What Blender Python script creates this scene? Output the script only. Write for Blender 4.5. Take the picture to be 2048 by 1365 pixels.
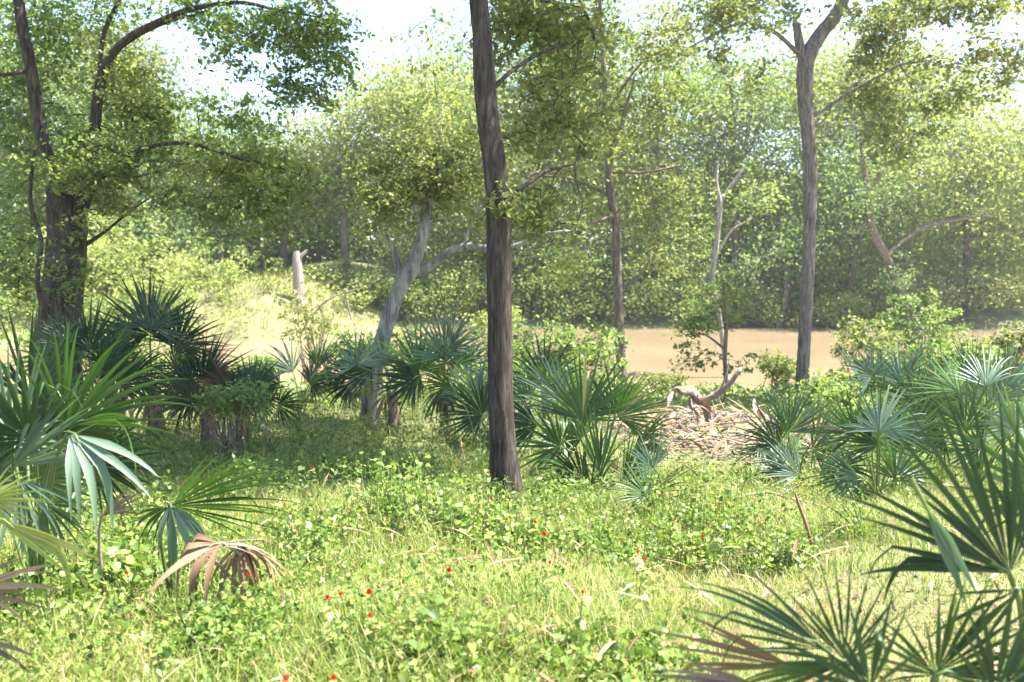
import bpy, math, random
import numpy as np
from mathutils import Vector, noise
from math import radians, sin, cos, pi

random.seed(7)
rng = np.random.default_rng(11)
S = bpy.context.scene
for o in list(bpy.data.objects):
    bpy.data.objects.remove(o)
C = S.collection

# ------------------------------------------------------------------ camera, sky, sun, exposure
CAM_Z = 4.0                      # water level is z = 0
PITCH = math.atan(162.5 / 1593.0)
cd = bpy.data.cameras.new('camera')
cd.lens = 28.0
cd.sensor_width = 36.0
cd.clip_start = 0.05
cd.clip_end = 2000
cd.dof.use_dof = True
cd.dof.focus_distance = 6.0
cd.dof.aperture_fstop = 2.2
cam = bpy.data.objects.new('camera', cd)
C.objects.link(cam)
cam.location = (0, 0, CAM_Z)
cam.rotation_euler = (pi / 2 - PITCH, 0, 0)
S.camera = cam

SUN_DIR = Vector((0.52, 0.05, 1.0)).normalized()      # towards the sun
elev = math.asin(SUN_DIR.z)
azim = math.atan2(SUN_DIR.x, SUN_DIR.y)
w = bpy.data.worlds.new('World')
S.world = w
w.use_nodes = True
nt = w.node_tree
nt.nodes.clear()
sky = nt.nodes.new('ShaderNodeTexSky')
sky.sky_type = 'NISHITA'
sky.sun_disc = False
sky.sun_elevation = elev
sky.sun_rotation = azim
sky.air_density = 1.0
sky.dust_density = 1.3
sky.ozone_density = 1.0
bg = nt.nodes.new('ShaderNodeBackground')
bg.inputs['Strength'].default_value = 0.105
wo = nt.nodes.new('ShaderNodeOutputWorld')
nt.links.new(sky.outputs[0], bg.inputs[0])
nt.links.new(bg.outputs[0], wo.inputs[0])
ld = bpy.data.lights.new('sun', 'SUN')
ld.energy = 5.0
ld.angle = radians(0.5)
ld.color = (1.0, 0.95, 0.86)
sun = bpy.data.objects.new('sun', ld)
C.objects.link(sun)
sun.rotation_euler = SUN_DIR.to_track_quat('Z', 'Y').to_euler()
S.view_settings.view_transform = 'Standard'
S.view_settings.look = 'None'
S.view_settings.gamma = 1
S.view_settings.exposure = 2.35
S.view_settings.use_curve_mapping = False
S.cycles.max_bounces = 7
S.cycles.diffuse_bounces = 4
S.cycles.transmission_bounces = 4
S.cycles.glossy_bounces = 2
S.cycles.use_denoising = True

F = 1593.0
HAZE = 0.0006


def P(px, py, Y):
    """world point seen at photo pixel (px, py) at forward distance Y"""
    cx, cy = (px - 1024) / F, (682.5 - py) / F
    dy = cos(PITCH) + cy * sin(PITCH)
    dz = -sin(PITCH) + cy * cos(PITCH)
    k = Y / dy
    return Vector((cx * k, Y, CAM_Z + dz * k))


# ------------------------------------------------------------------ terrain
PY = [-30, 0, 3, 5, 8, 12, 18, 23, 26, 30, 44, 47, 49, 53, 60, 80, 120, 400]
PZ = [2.4, 2.35, 2.3, 2.1, 1.65, 1.35, .85, .35, -.08, -.8, -.8, -.1, .5, 1.5, 2.2, 3.0, 4, 8]


def ground(x, y):
    x = np.asarray(x, float)
    y = np.asarray(y, float)
    yy = y + 0.9 * np.sin(x * .21 + 1.0) * (y > 14) + .4 * np.sin(x * .9)
    yy = yy + 9.0 * np.clip((-x - 7) / 6, 0, 1) * np.clip((y - 32) / 5, 0, 1)
    z = np.interp(yy, PY, PZ)
    z = z + .05 * np.sin(x * 1.7 + y * .6) + .04 * np.sin(y * 2.3 - x * .8) + .02 * np.sin(x * 5.1 + 2 * np.sin(y * 3.7))
    # raised bank at the far left
    z = z + 1.3 * np.exp(-((x + 13) / 6) ** 2) * np.clip((y - 38) / 5, 0, 1)
    return z


def gz(x, y):
    return float(ground(x, y))


def hit(px, py, h=0.0):
    """point where the ray through a pixel is h above the ground"""
    Y = 1.5
    while Y < 60:
        p = P(px, py, Y)
        if p.z < gz(p.x, p.y) + h:
            return p
        Y += 0.02
    return P(px, py, 26)


# ------------------------------------------------------------------ helpers
def tag(o, label=None, cat=None, group=None, kind=None):
    if label: o['label'] = label
    if cat: o['category'] = cat
    if group: o['group'] = group
    if kind: o['kind'] = kind
    return o


def empty(name, loc, label, cat, group=None):
    o = bpy.data.objects.new(name, None)
    o.empty_display_size = .2
    C.objects.link(o)
    o.location = loc
    return tag(o, label, cat, group)


def mesh(name, V, Fc, mat, parent=None, rnd=None, smooth=True, rel=None, mats=None, uvl=None):
    """V in world coordinates; stored relative to the parent's accumulated location `rel`"""
    V = np.asarray(V, np.float32).reshape(-1, 3)
    rel = np.zeros(3) if rel is None else np.asarray(rel, float)
    V = V - rel.astype(np.float32)
    me = bpy.data.meshes.new(name)
    Fc = np.asarray(Fc, np.int32)
    n, k = Fc.shape
    me.vertices.add(len(V))
    me.vertices.foreach_set('co', V.ravel())
    me.loops.add(n * k)
    me.loops.foreach_set('vertex_index', Fc.ravel())
    me.polygons.add(n)
    me.polygons.foreach_set('loop_start', np.arange(0, n * k, k, dtype=np.int32))
    me.polygons.foreach_set('loop_total', np.full(n, k, np.int32))
    if smooth:
        me.polygons.foreach_set('use_smooth', np.ones(n, bool))
    me.update(calc_edges=True)
    a = me.attributes.new('rnd', 'FLOAT', 'FACE')
    a.data.foreach_set('value', (np.full(n, random.random()) if rnd is None else np.asarray(rnd)).astype(np.float32))
    me.materials.append(mat)
    o = bpy.data.objects.new(name, me)
    C.objects.link(o)
    if parent is not None:
        o.parent = parent
    return o


def catmull(pts, rad, step):
    pts = [np.array(p, float) for p in pts]
    out, ro = [], []
    n = len(pts)
    for i in range(n - 1):
        p0 = pts[i - 1] if i else 2 * pts[0] - pts[1]
        p1, p2 = pts[i], pts[i + 1]
        p3 = pts[i + 2] if i + 2 < n else 2 * pts[-1] - pts[-2]
        m = max(2, int(np.linalg.norm(p2 - p1) / step))
        for j in range(m):
            t = j / m
            out.append(.5 * ((2 * p1) + (p2 - p0) * t + (2 * p0 - 5 * p1 + 4 * p2 - p3) * t * t + (3 * p1 - p0 - 3 * p2 + p3) * t ** 3))
            ro.append(rad[i] * (1 - t) + rad[i + 1] * t)
    out.append(pts[-1])
    ro.append(rad[-1])
    return np.array(out), np.array(ro)


def tube(pts, rad, ring=8, step=.3, rough=0.0, seed=0.0):
    """returns V, F of a tapered tube with uneven bark"""
    c, r = catmull(pts, rad, step)
    n = len(c)
    T = np.gradient(c, axis=0)
    T /= np.linalg.norm(T, axis=1)[:, None] + 1e-9
    u = np.cross(T[0], [0.3, 1, 0.1])
    u /= np.linalg.norm(u)
    V = []
    ang = np.arange(ring) * 2 * pi / ring
    for i in range(n):
        u = u - T[i] * np.dot(u, T[i])
        u /= np.linalg.norm(u) + 1e-9
        v = np.cross(T[i], u)
        rr = np.full(ring, r[i])
        if rough:
            rr = rr * (1 + rough * (np.sin(ang * 3 + seed + i * .13) * .5 + np.sin(ang * 7 + seed * 2 + .7 * sin(i * .4)) * .35
                                    + .5 * np.sin(i * .35 + seed + 2 * np.sin(ang + seed)) + rng.uniform(-.4, .4, ring)))
        V.append(c[i] + np.outer(np.cos(ang) * rr, u) + np.outer(np.sin(ang) * rr, v))
    V = np.concatenate(V)
    i = np.arange(n - 1)[:, None] * ring
    j = np.arange(ring)[None, :]
    j2 = (j + 1) % ring
    Fq = np.stack([i + j, i + j2, i + j2 + ring, i + j + ring], -1).reshape(-1, 4)
    return V, Fq


def join(parts):
    Vs, Fs, off = [], [], 0
    for V, Fq in parts:
        Vs.append(V)
        Fs.append(np.asarray(Fq) + off)
        off += len(V)
    return np.concatenate(Vs), np.concatenate(Fs)


# ------------------------------------------------------------------ materials
def newmat(name):
    m = bpy.data.materials.new(name)
    m.use_nodes = True
    n = m.node_tree
    n.nodes.clear()
    out = n.nodes.new('ShaderNodeOutputMaterial')
    return m, n, out


def ramp(n, stops, interp='LINEAR'):
    r = n.nodes.new('ShaderNodeValToRGB')
    el = r.color_ramp.elements
    while len(el) < len(stops):
        el.new(.5)
    for e, (p, c) in zip(el, stops):
        e.position = p
        e.color = (*c, 1)
    return r


def leafmat(name, stops, trans=.55, rough=.45, spec=.35, tcol=(1.12, 1.2, .8)):
    m, n, out = newmat(name)
    a = n.nodes.new('ShaderNodeAttribute')
    a.attribute_name = 'rnd'
    r = ramp(n, stops)
    n.links.new(a.outputs['Fac'], r.inputs[0])
    p = n.nodes.new('ShaderNodeBsdfPrincipled')
    p.inputs['Roughness'].default_value = rough
    p.inputs['Specular IOR Level'].default_value = spec
    n.links.new(r.outputs[0], p.inputs['Base Color'])
    t = n.nodes.new('ShaderNodeBsdfTranslucent')
    mu = n.nodes.new('ShaderNodeMix')
    mu.data_type = 'RGBA'
    mu.blend_type = 'MULTIPLY'
    mu.inputs[0].default_value = 1
    mu.inputs[7].default_value = (*tcol, 1)
    n.links.new(r.outputs[0], mu.inputs[6])
    n.links.new(mu.outputs[2], t.inputs[0])
    mx = n.nodes.new('ShaderNodeMixShader')
    mx.inputs[0].default_value = trans
    n.links.new(p.outputs[0], mx.inputs[1])
    n.links.new(t.outputs[0], mx.inputs[2])
    n.links.new(mx.outputs[0], out.inputs[0])
    return m


def barkmat(name, c1, c2, c3, scale=9, bump=.6, moss=None):
    m, n, out = newmat(name)
    tc = n.nodes.new('ShaderNodeTexCoord')
    mp = n.nodes.new('ShaderNodeMapping')
    mp.inputs['Scale'].default_value = (1, 1, .16)
    n.links.new(tc.outputs['Object'], mp.inputs[0])
    nz = n.nodes.new('ShaderNodeTexNoise')
    nz.inputs['Scale'].default_value = scale
    nz.inputs['Detail'].default_value = 8
    nz.inputs['Roughness'].default_value = .7
    nz.inputs['Distortion'].default_value = .6
    n.links.new(mp.outputs[0], nz.inputs[0])
    nz.inputs['Scale'].default_value = scale * 2.2
    r = ramp(n, [(.36, c1), (.5, c2), (.64, c3)])
    n.links.new(nz.outputs[0], r.inputs[0])
    col = r.outputs[0]
    nz2 = n.nodes.new('ShaderNodeTexNoise')
    nz2.inputs['Scale'].default_value = 2.3
    nz2.inputs['Detail'].default_value = 5
    n.links.new(tc.outputs['Object'], nz2.inputs[0])
    if moss:
        r2 = ramp(n, [(.52, (0, 0, 0)), (.66, (1, 1, 1))])
        n.links.new(nz2.outputs[0], r2.inputs[0])
        mi = n.nodes.new('ShaderNodeMix')
        mi.data_type = 'RGBA'
        mi.inputs[7].default_value = (*moss, 1)
        n.links.new(r2.outputs[0], mi.inputs[0])
        n.links.new(col, mi.inputs[6])
        col = mi.outputs[2]
    p = n.nodes.new('ShaderNodeBsdfPrincipled')
    p.inputs['Roughness'].default_value = .9
    p.inputs['Specular IOR Level'].default_value = .15
    n.links.new(col, p.inputs['Base Color'])
    b = n.nodes.new('ShaderNodeBump')
    b.inputs['Strength'].default_value = bump
    b.inputs['Distance'].default_value = .07
    n.links.new(nz.outputs[0], b.inputs['Height'])
    n.links.new(b.outputs[0], p.inputs['Normal'])
    n.links.new(p.outputs[0], out.inputs[0])
    return m


M = {}
M['yellow'] = leafmat('leaf_yellow_green', [(0, (.15, .19, .05)), (.45, (.26, .31, .09)), (.8, (.38, .40, .15)), (1, (.45, .36, .17))])
M['green'] = leafmat('leaf_green', [(0, (.08, .125, .03)), (.5, (.17, .235, .065)), (.9, (.29, .34, .12)), (1, (.37, .36, .15))])
M['olive'] = leafmat('leaf_olive', [(0, (.10, .125, .04)), (.5, (.20, .225, .075)), (.88, (.32, .33, .13)), (1, (.41, .30, .15))])
M['blue'] = leafmat('leaf_blue_green', [(0, (.09, .14, .055)), (.5, (.18, .25, .10)), (.9, (.29, .35, .16)), (1, (.34, .38, .17))], tcol=(1.1, 1.25, .7))
M['grey'] = leafmat('moss_grey', [(0, (.16, .17, .12)), (1, (.30, .31, .24))], trans=.3)
M['herb'] = leafmat('leaf_herb', [(0, (.05, .10, .02)), (.35, (.12, .20, .035)), (.7, (.24, .32, .07)), (.93, (.36, .40, .13)), (1, (.42, .34, .18))], trans=.4, spec=.4)
M['grass'] = leafmat('grass_blade', [(0, (.05, .09, .015)), (.3, (.13, .19, .035)), (.6, (.24, .29, .07)), (.8, (.36, .37, .12)), (.92, (.46, .40, .19)), (1, (.36, .24, .14))], trans=.4)
M['bankgrass'] = leafmat('bank_grass_blade', [(0, (.16, .18, .05)), (.5, (.30, .31, .09)), (1, (.44, .37, .16))], trans=.4)
M['litter'] = leafmat('leaf_litter', [(0, (.10, .065, .04)), (.5, (.20, .135, .09)), (1, (.34, .25, .18))], trans=.1, tcol=(1, .8, .6))
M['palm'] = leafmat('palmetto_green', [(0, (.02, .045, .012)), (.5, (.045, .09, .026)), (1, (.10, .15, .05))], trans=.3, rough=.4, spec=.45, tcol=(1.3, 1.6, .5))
M['palmblue'] = leafmat('palmetto_blue', [(0, (.05, .09, .055)), (.5, (.11, .17, .11)), (1, (.22, .30, .21))], trans=.3, rough=.38, spec=.5, tcol=(1.1, 1.4, .7))  # blue-green fronds; the pale tone also paints highlights on sunlit segments
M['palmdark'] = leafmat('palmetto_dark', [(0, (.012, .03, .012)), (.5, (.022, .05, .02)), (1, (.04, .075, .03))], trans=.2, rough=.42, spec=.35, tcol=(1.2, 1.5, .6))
M['palmyel'] = leafmat('palmetto_yellowing', [(0, (.14, .2, .04)), (.6, (.28, .32, .08)), (1, (.42, .36, .12))], trans=.3, rough=.4)
M['palmdead'] = leafmat('palmetto_dead', [(0, (.11, .06, .035)), (.5, (.22, .135, .08)), (1, (.36, .26, .18))], trans=.1, rough=.7, spec=.2, tcol=(1, .8, .6))
M['palmgrey'] = leafmat('palmetto_grey', [(0, (.12, .085, .075)), (1, (.30, .225, .20))], trans=.05, rough=.8, spec=.1, tcol=(1, .9, .8))
M['petiole'] = leafmat('petiole', [(0, (.06, .10, .03)), (1, (.13, .17, .05))], trans=.0, rough=.4)
M['flower'] = leafmat('petal_red', [(0, (.42, .012, .01)), (1, (.62, .05, .02))], trans=.3, tcol=(1.1, .6, .5))
M['stem'] = leafmat('green_stem', [(0, (.10, .14, .04)), (1, (.2, .2, .08))], trans=0)
M['bark_dark'] = barkmat('bark_dark', (.018, .014, .012), (.055, .043, .036), (.11, .088, .074), scale=11)
M['bark_grey'] = barkmat('bark_grey', (.065, .05, .045), (.17, .135, .12), (.29, .24, .215), scale=10)
M['bark_lean'] = barkmat('bark_lean', (.07, .065, .065), (.20, .19, .18), (.42, .39, .35), scale=6, bump=.4, moss=(.30, .30, .24))
M['bark_brown'] = barkmat('bark_brown', (.07, .05, .04), (.16, .12, .095), (.27, .21, .17), scale=8)
M['bark_pale'] = barkmat('bark_pale', (.14, .115, .095), (.26, .225, .19), (.40, .36, .31), scale=6, bump=.25)
M['drift'] = barkmat('driftwood', (.10, .07, .06), (.24, .18, .155), (.38, .31, .28), scale=8)
M['cutwood'] = barkmat('cut_wood', (.62, .55, .48), (.72, .66, .60), (.80, .76, .7), scale=8, bump=.1)

# ground
m, n, out = newmat('soil')
tc = n.nodes.new('ShaderNodeTexCoord')
nz = n.nodes.new('ShaderNodeTexNoise')
nz.inputs['Scale'].default_value = 1.3
nz.inputs['Detail'].default_value = 9
nz.inputs['Roughness'].default_value = .7
n.links.new(tc.outputs['Object'], nz.inputs[0])
r = ramp(n, [(.3, (.07, .085, .03)), (.5, (.14, .14, .06)), (.62, (.20, .20, .08)), (.75, (.30, .23, .15))])
n.links.new(nz.outputs[0], r.inputs[0])
nz2 = n.nodes.new('ShaderNodeTexNoise')
nz2.inputs['Scale'].default_value = 24
nz2.inputs['Detail'].default_value = 6
n.links.new(tc.outputs['Object'], nz2.inputs[0])
p = n.nodes.new('ShaderNodeBsdfPrincipled')
p.inputs['Roughness'].default_value = .95
n.links.new(r.outputs[0], p.inputs['Base Color'])
b = n.nodes.new('ShaderNodeBump')
b.inputs['Strength'].default_value = .8
b.inputs['Distance'].default_value = .04
n.links.new(nz2.outputs[0], b.inputs['Height'])
n.links.new(b.outputs[0], p.inputs['Normal'])
n.links.new(p.outputs[0], out.inputs[0])
M['soil'] = m
# muddy water
m, n, out = newmat('muddy_water')
tc = n.nodes.new('ShaderNodeTexCoord')
nz = n.nodes.new('ShaderNodeTexNoise')
nz.inputs['Scale'].default_value = .25
nz.inputs['Detail'].default_value = 4
n.links.new(tc.outputs['Object'], nz.inputs[0])
r = ramp(n, [(.3, (.19, .138, .084)), (.7, (.25, .186, .115))])
n.links.new(nz.outputs[0], r.inputs[0])
p = n.nodes.new('ShaderNodeBsdfPrincipled')
p.inputs['Roughness'].default_value = .16
p.inputs['Specular IOR Level'].default_value = .5
n.links.new(r.outputs[0], p.inputs['Base Color'])
mp = n.nodes.new('ShaderNodeMapping')
mp.inputs['Scale'].default_value = (1, 2.2, 1)
n.links.new(tc.outputs['Object'], mp.inputs[0])
nz2 = n.nodes.new('ShaderNodeTexNoise')
nz2.inputs['Scale'].default_value = 2.4
nz2.inputs['Detail'].default_value = 5
n.links.new(mp.outputs[0], nz2.inputs[0])
b = n.nodes.new('ShaderNodeBump')
b.inputs['Strength'].default_value = .35
b.inputs['Distance'].default_value = .05
n.links.new(nz2.outputs[0], b.inputs['Height'])
n.links.new(b.outputs[0], p.inputs['Normal'])
n.links.new(p.outputs[0], out.inputs[0])
M['water'] = m

# ------------------------------------------------------------------ ground + water
ys = np.concatenate([np.arange(-30, 0, 2.0), np.arange(0, 14, .22), np.arange(14, 60, .6), np.geomspace(60, 160, 20)])
us = np.concatenate([np.linspace(-1, -.12, 120), np.linspace(-.115, .115, 140), np.linspace(.12, 1, 120)])
X = us[None, :] * np.full(len(ys), 300.0)[:, None]
X = np.sign(us)[None, :] * (np.abs(us)[None, :] ** 1.25) * 140 * np.ones((len(ys), 1))
Yg = np.repeat(ys[:, None], len(us), 1)
Z = ground(X, Yg)
Vg = np.stack([X, Yg, Z], -1).reshape(-1, 3)
nx = len(us)
i = np.arange(len(ys) - 1)[:, None] * nx
j = np.arange(nx - 1)[None, :]
Fg = np.stack([i + j, i + j + 1, i + j + nx + 1, i + j + nx], -1).reshape(-1, 4)
tag(mesh('ground', Vg, Fg, M['soil']), 'grassy ground sloping down to the creek banks', kind='structure')
tag(mesh('water', [(-140, 22, 0), (140, 22, 0), (140, 52, 0), (-140, 52, 0)], [(0, 1, 2, 3)], M['water'], smooth=False),
    'muddy tan creek water behind the palmettos', kind='structure')


# ------------------------------------------------------------------ haze: added volume, a pale veil that lowers contrast
m, n, out = newmat('haze')
pv = n.nodes.new('ShaderNodeVolumePrincipled')
pv.inputs['Color'].default_value = (.93, .95, 1, 1)
pv.inputs['Density'].default_value = HAZE
pv.inputs['Anisotropy'].default_value = .3
n.links.new(pv.outputs[0], out.inputs['Volume'])
M['haze'] = m
hx, hy0, hy1, hz0, hz1 = 141, -31, 161, -2.2, 24
HV = [(a, b, c_) for c_ in (hz0, hz1) for a, b in ((-hx, hy0), (hx, hy0), (hx, hy1), (-hx, hy1))]
tag(mesh('haze', HV, [(0, 3, 2, 1), (4, 5, 6, 7), (0, 1, 5, 4), (1, 2, 6, 5), (2, 3, 7, 6), (3, 0, 4, 7)], m, smooth=False), 'thin added haze veil paling the whole scene', 'haze', kind='stuff')

# ------------------------------------------------------------------ leaves
def leaves(cent, size, rnd, up=.5, aspect=.55, fold=.25, size_var=.6, rounded=False):
    """folded rhombic leaves, two triangles each"""
    cent = np.asarray(cent, float)
    N = len(cent)
    nrm = rng.normal(size=(N, 3))
    nrm /= np.linalg.norm(nrm, axis=1)[:, None]
    nrm = nrm * (1 - up) + np.array([0, 0, 1]) * up * rng.uniform(.4, 1.3, (N, 1))
    nrm /= np.linalg.norm(nrm, axis=1)[:, None]
    d = rng.normal(size=(N, 3))
    d[:, 2] -= .35
    d -= nrm * (d * nrm).sum(1)[:, None]
    d /= np.linalg.norm(d, axis=1)[:, None] + 1e-9
    s = np.cross(nrm, d)
    L = (size * (1 + rng.uniform(-size_var, size_var, N)))[:, None]
    W = L * aspect * .5
    a = cent - d * L * .5
    mid = cent - d * L * .08
    l = mid + s * W + nrm * W * fold
    r = mid - s * W + nrm * W * fold
    t = cent + d * L * .5
    if rounded:
        cup = nrm * L * .07
        l1, l2 = cent - d * L * .30 + s * W * .95 + nrm * W * fold, cent + d * L * .16 + s * W * .85 + nrm * W * fold
        r1, r2 = cent - d * L * .30 - s * W * .95 + nrm * W * fold, cent + d * L * .16 - s * W * .85 + nrm * W * fold
        V = np.stack([a + d * L * .12, r1, r2, t - cup, l2, l1], 1).reshape(-1, 3)
        k = np.arange(N)[:, None] * 6
        Ft = np.concatenate([k + [[0, 1, 2]], k + [[0, 2, 3]], k + [[0, 3, 4]], k + [[0, 4, 5]]], 1).reshape(-1, 3)
        return V, Ft, np.repeat(rnd, 4)
    V = np.stack([a, r, t, l], 1).reshape(-1, 3)
    k = np.arange(N)[:, None] * 4
    Ft = np.concatenate([k + [[0, 1, 2]], k + [[0, 2, 3]]], 1).reshape(-1, 3)
    return V, Ft, np.repeat(rnd, 2)


def clump_points(cs, rad, nl, flat=.55):
    """leaf centres around clump centres cs with radius rad"""
    cs = np.asarray(cs, float)
    n = len(cs)
    g = rng.normal(size=(n, nl, 3))
    g /= np.linalg.norm(g, axis=2)[..., None] + 1e-9
    rr = rng.uniform(0, 1, (n, nl, 1)) ** .45
    g = g * rr * np.array([1, 1, flat])
    R = (rad * rng.uniform(.6, 1.35, (n, 1, 1)))
    pts = cs[:, None, :] + g * R
    crn = rng.uniform(-.22, .22, (n, 1))
    rn = np.clip(rng.normal(.45, .2, (n, nl)) + crn, 0, 1)
    return pts.reshape(-1, 3), rn.ravel()


def ell(c, r, n, shell=.55):
    """n random points in an ellipsoid, biased to the shell"""
    g = rng.normal(size=(n, 3))
    g /= np.linalg.norm(g, axis=1)[:, None]
    return np.array(c) + g * (rng.uniform(0, 1, (n, 1)) ** shell) * np.array(r)


def hull_limits(pt):
    return pt


# ------------------------------------------------------------------ trees near
def near_tree(name, label, bark, trunk, limbs, foliage, palette, leafsize, cat='tree', group=None, ring=18, twigs=True, nlimb='limb', rough=.07):
    """trunk, limbs: lists of (point, radius); foliage: [(centre, radii, nclump, clump_r, nleaf, palette or None)]"""
    b = trunk[0][0]
    base = Vector((b[0], b[1], gz(b[0], b[1])))
    root = empty(name, base, label, cat, group)
    r0_ = trunk[0][1]
    tr = [(Vector(base) - Vector((0, 0, .3)), r0_ * 1.9), (Vector(base) + Vector((0, 0, .04)), r0_ * 1.45), (Vector(base) + Vector((0, 0, .22)), r0_ * 1.08)] + [q for q in trunk if q[0].z > base.z + .35]
    V, Fq = tube([q[0] for q in tr], [q[1] for q in tr], ring, .12, rough, random.random() * 6)
    mesh('trunk', V, Fq, M[bark], root, rel=base)
    skeleton = [catmull([q[0] for q in tr], [q[1] for q in tr], .3)]
    for L in limbs:
        V, Fq = tube([q[0] for q in L], [q[1] for q in L], 10, .12, rough, random.random() * 6)
        mesh(nlimb, V, Fq, M[bark], root, rel=base)
        skeleton.append(catmull([q[0] for q in L], [q[1] for q in L], .3))
    sk = np.concatenate([s[0] for s in skeleton])
    by = {}
    tw = []
    for f in foliage:
        c, r, nc, cr, nl = f[:5]
        nc = int(nc * 2.1)
        cr *= 1.45
        nl = int(nl * .62)
        r = tuple(q * 1.12 for q in r)
        pal = f[5] if len(f) > 5 else palette
        cs = ell(c, r, nc, .6)
        pts, rn = clump_points(cs, cr, nl)
        by.setdefault(pal, []).append((pts, rn))
        # boughs: hub inside the ellipsoid joined to the skeleton, twigs from the hub to the clumps
        if twigs:
            near = sk[np.linalg.norm(sk - np.array(c), axis=1) < max(r) * 3.5 + 1.2]
            if len(near) == 0:
                near = sk[[np.linalg.norm(sk - np.array(c), axis=1).argmin()]]
            dmin = np.array([np.linalg.norm(near - q, axis=1).min() for q in cs])
            nodes, depth = [q for q in near], [0] * len(near)
            for q in cs[dmin.argsort()]:
                na = np.array(nodes)
                dd = np.linalg.norm(na - q, axis=1) + .05 * np.array(depth)
                k_ = dd.argmin()
                h, L = na[k_], np.linalg.norm(na[k_] - q)
                g_ = 3 if L > 1 else 2
                r0 = (.006 + .010 * min(L, 2.5)) * (.75 if depth[k_] else 1)
                ln = [h + (q - h) * t + rng.normal(size=3) * .07 * L * (0 < t < 1) + np.array([0, 0, .12 * L * sin(pi * t)]) for t in np.linspace(0, 1, g_ + 1)]
                tw.append(tube(ln, list(np.linspace(r0, .003, g_ + 1)), 5 if L > .8 else 4, .35))
                for p_ in ln[1:]:
                    nodes.append(p_)
                    depth.append(depth[k_] + 1)
    if tw:
        V, Fq = join(tw)
        mesh('twigs', V, Fq, M[bark], root, rel=base)['kind'] = 'stuff'
    for pal, lst in by.items():
        pts = np.concatenate([a[0] for a in lst])
        rn = np.concatenate([a[1] for a in lst])
        V, Ft, rr = leaves(pts, leafsize, rn)
        mesh('crown', V, Ft, M[pal], root, rnd=rr, smooth=False, rel=base)['kind'] = 'stuff'
    return root


def PR(px, py, Y, wpx):
    return (P(px, py, Y), wpx * Y / F / 2)


def FO(px, py, rx, ry, Y, dY, nc, cr, nl, pal=None):
    c = P(px, py, Y)
    r = (rx * Y / F, dY, ry * Y / F)
    return (c, r, nc, cr, nl) + ((pal,) if pal else ())


# T1: dark trunk in the middle
Y = hit(1012, 1022).y
near_tree('tree', 'tall dark trunk in the middle standing in the herbs', 'bark_dark',
          [PR(1012, 985, Y, 62), PR(1006, 900, Y, 54), PR(1001, 800, Y, 50), PR(1000, 650, Y, 49), PR(998, 520, Y, 48), PR(997, 420, Y, 49),
           PR(988, 330, Y, 46), PR(975, 240, Y, 43), PR(968, 150, Y, 44), PR(964, 70, Y, 37), PR(957, 0, Y, 36), PR(950, -150, Y, 33), PR(940, -400, Y, 28), PR(935, -700, Y + .2, 20)],
          [[PR(955, -100, Y, 20), PR(880, -250, Y - .5, 16), PR(760, -420, Y - 1, 10), PR(640, -520, Y - 1.2, 5)],
           [PR(945, -250, Y, 18), PR(1060, -420, Y + .5, 13), PR(1180, -560, Y + 1, 7)],
           [PR(990, 400, Y, 12), PR(1040, 378, Y + .2, 9), PR(1100, 340, Y + .4, 6), PR(1150, 330, Y + .6, 3)],
           [PR(972, 190, Y, 10), PR(1040, 130, Y + .3, 8), PR(1120, 90, Y + .6, 6), PR(1190, 80, Y + .9, 3)]],
          [FO(1090, 70, 110, 90, Y + 1.2, .6, 36, .17, 75), FO(1120, 250, 110, 90, Y + 1.2, .5, 26, .15, 60), FO(1000, 410, 60, 40, Y - .1, .35, 8, .1, 26),
           FO(1080, 430, 90, 70, Y + .7, .4, 16, .13, 50),
           FO(1000, -175, 460, 50, Y + 4.2, 2.8, 120, .36, 300), FO(1150, -340, 470, 70, Y + 2.2, 1.9, 115, .34, 300), FO(1230, -430, 210, 60, Y + .1, 1.0, 12, .2, 160), FO(1420, -480, 260, 100, Y + 1, 1.2, 26, .3, 110), FO(760, -420, 260, 120, Y, 1.2, 24, .3, 110), FO(1050, 20, 80, 60, Y + 2, .6, 20, .16, 60, 'yellow')],  # leading clumps sit unseen above the frame, added to shade the midground
          'olive', .062, ring=26)

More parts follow.
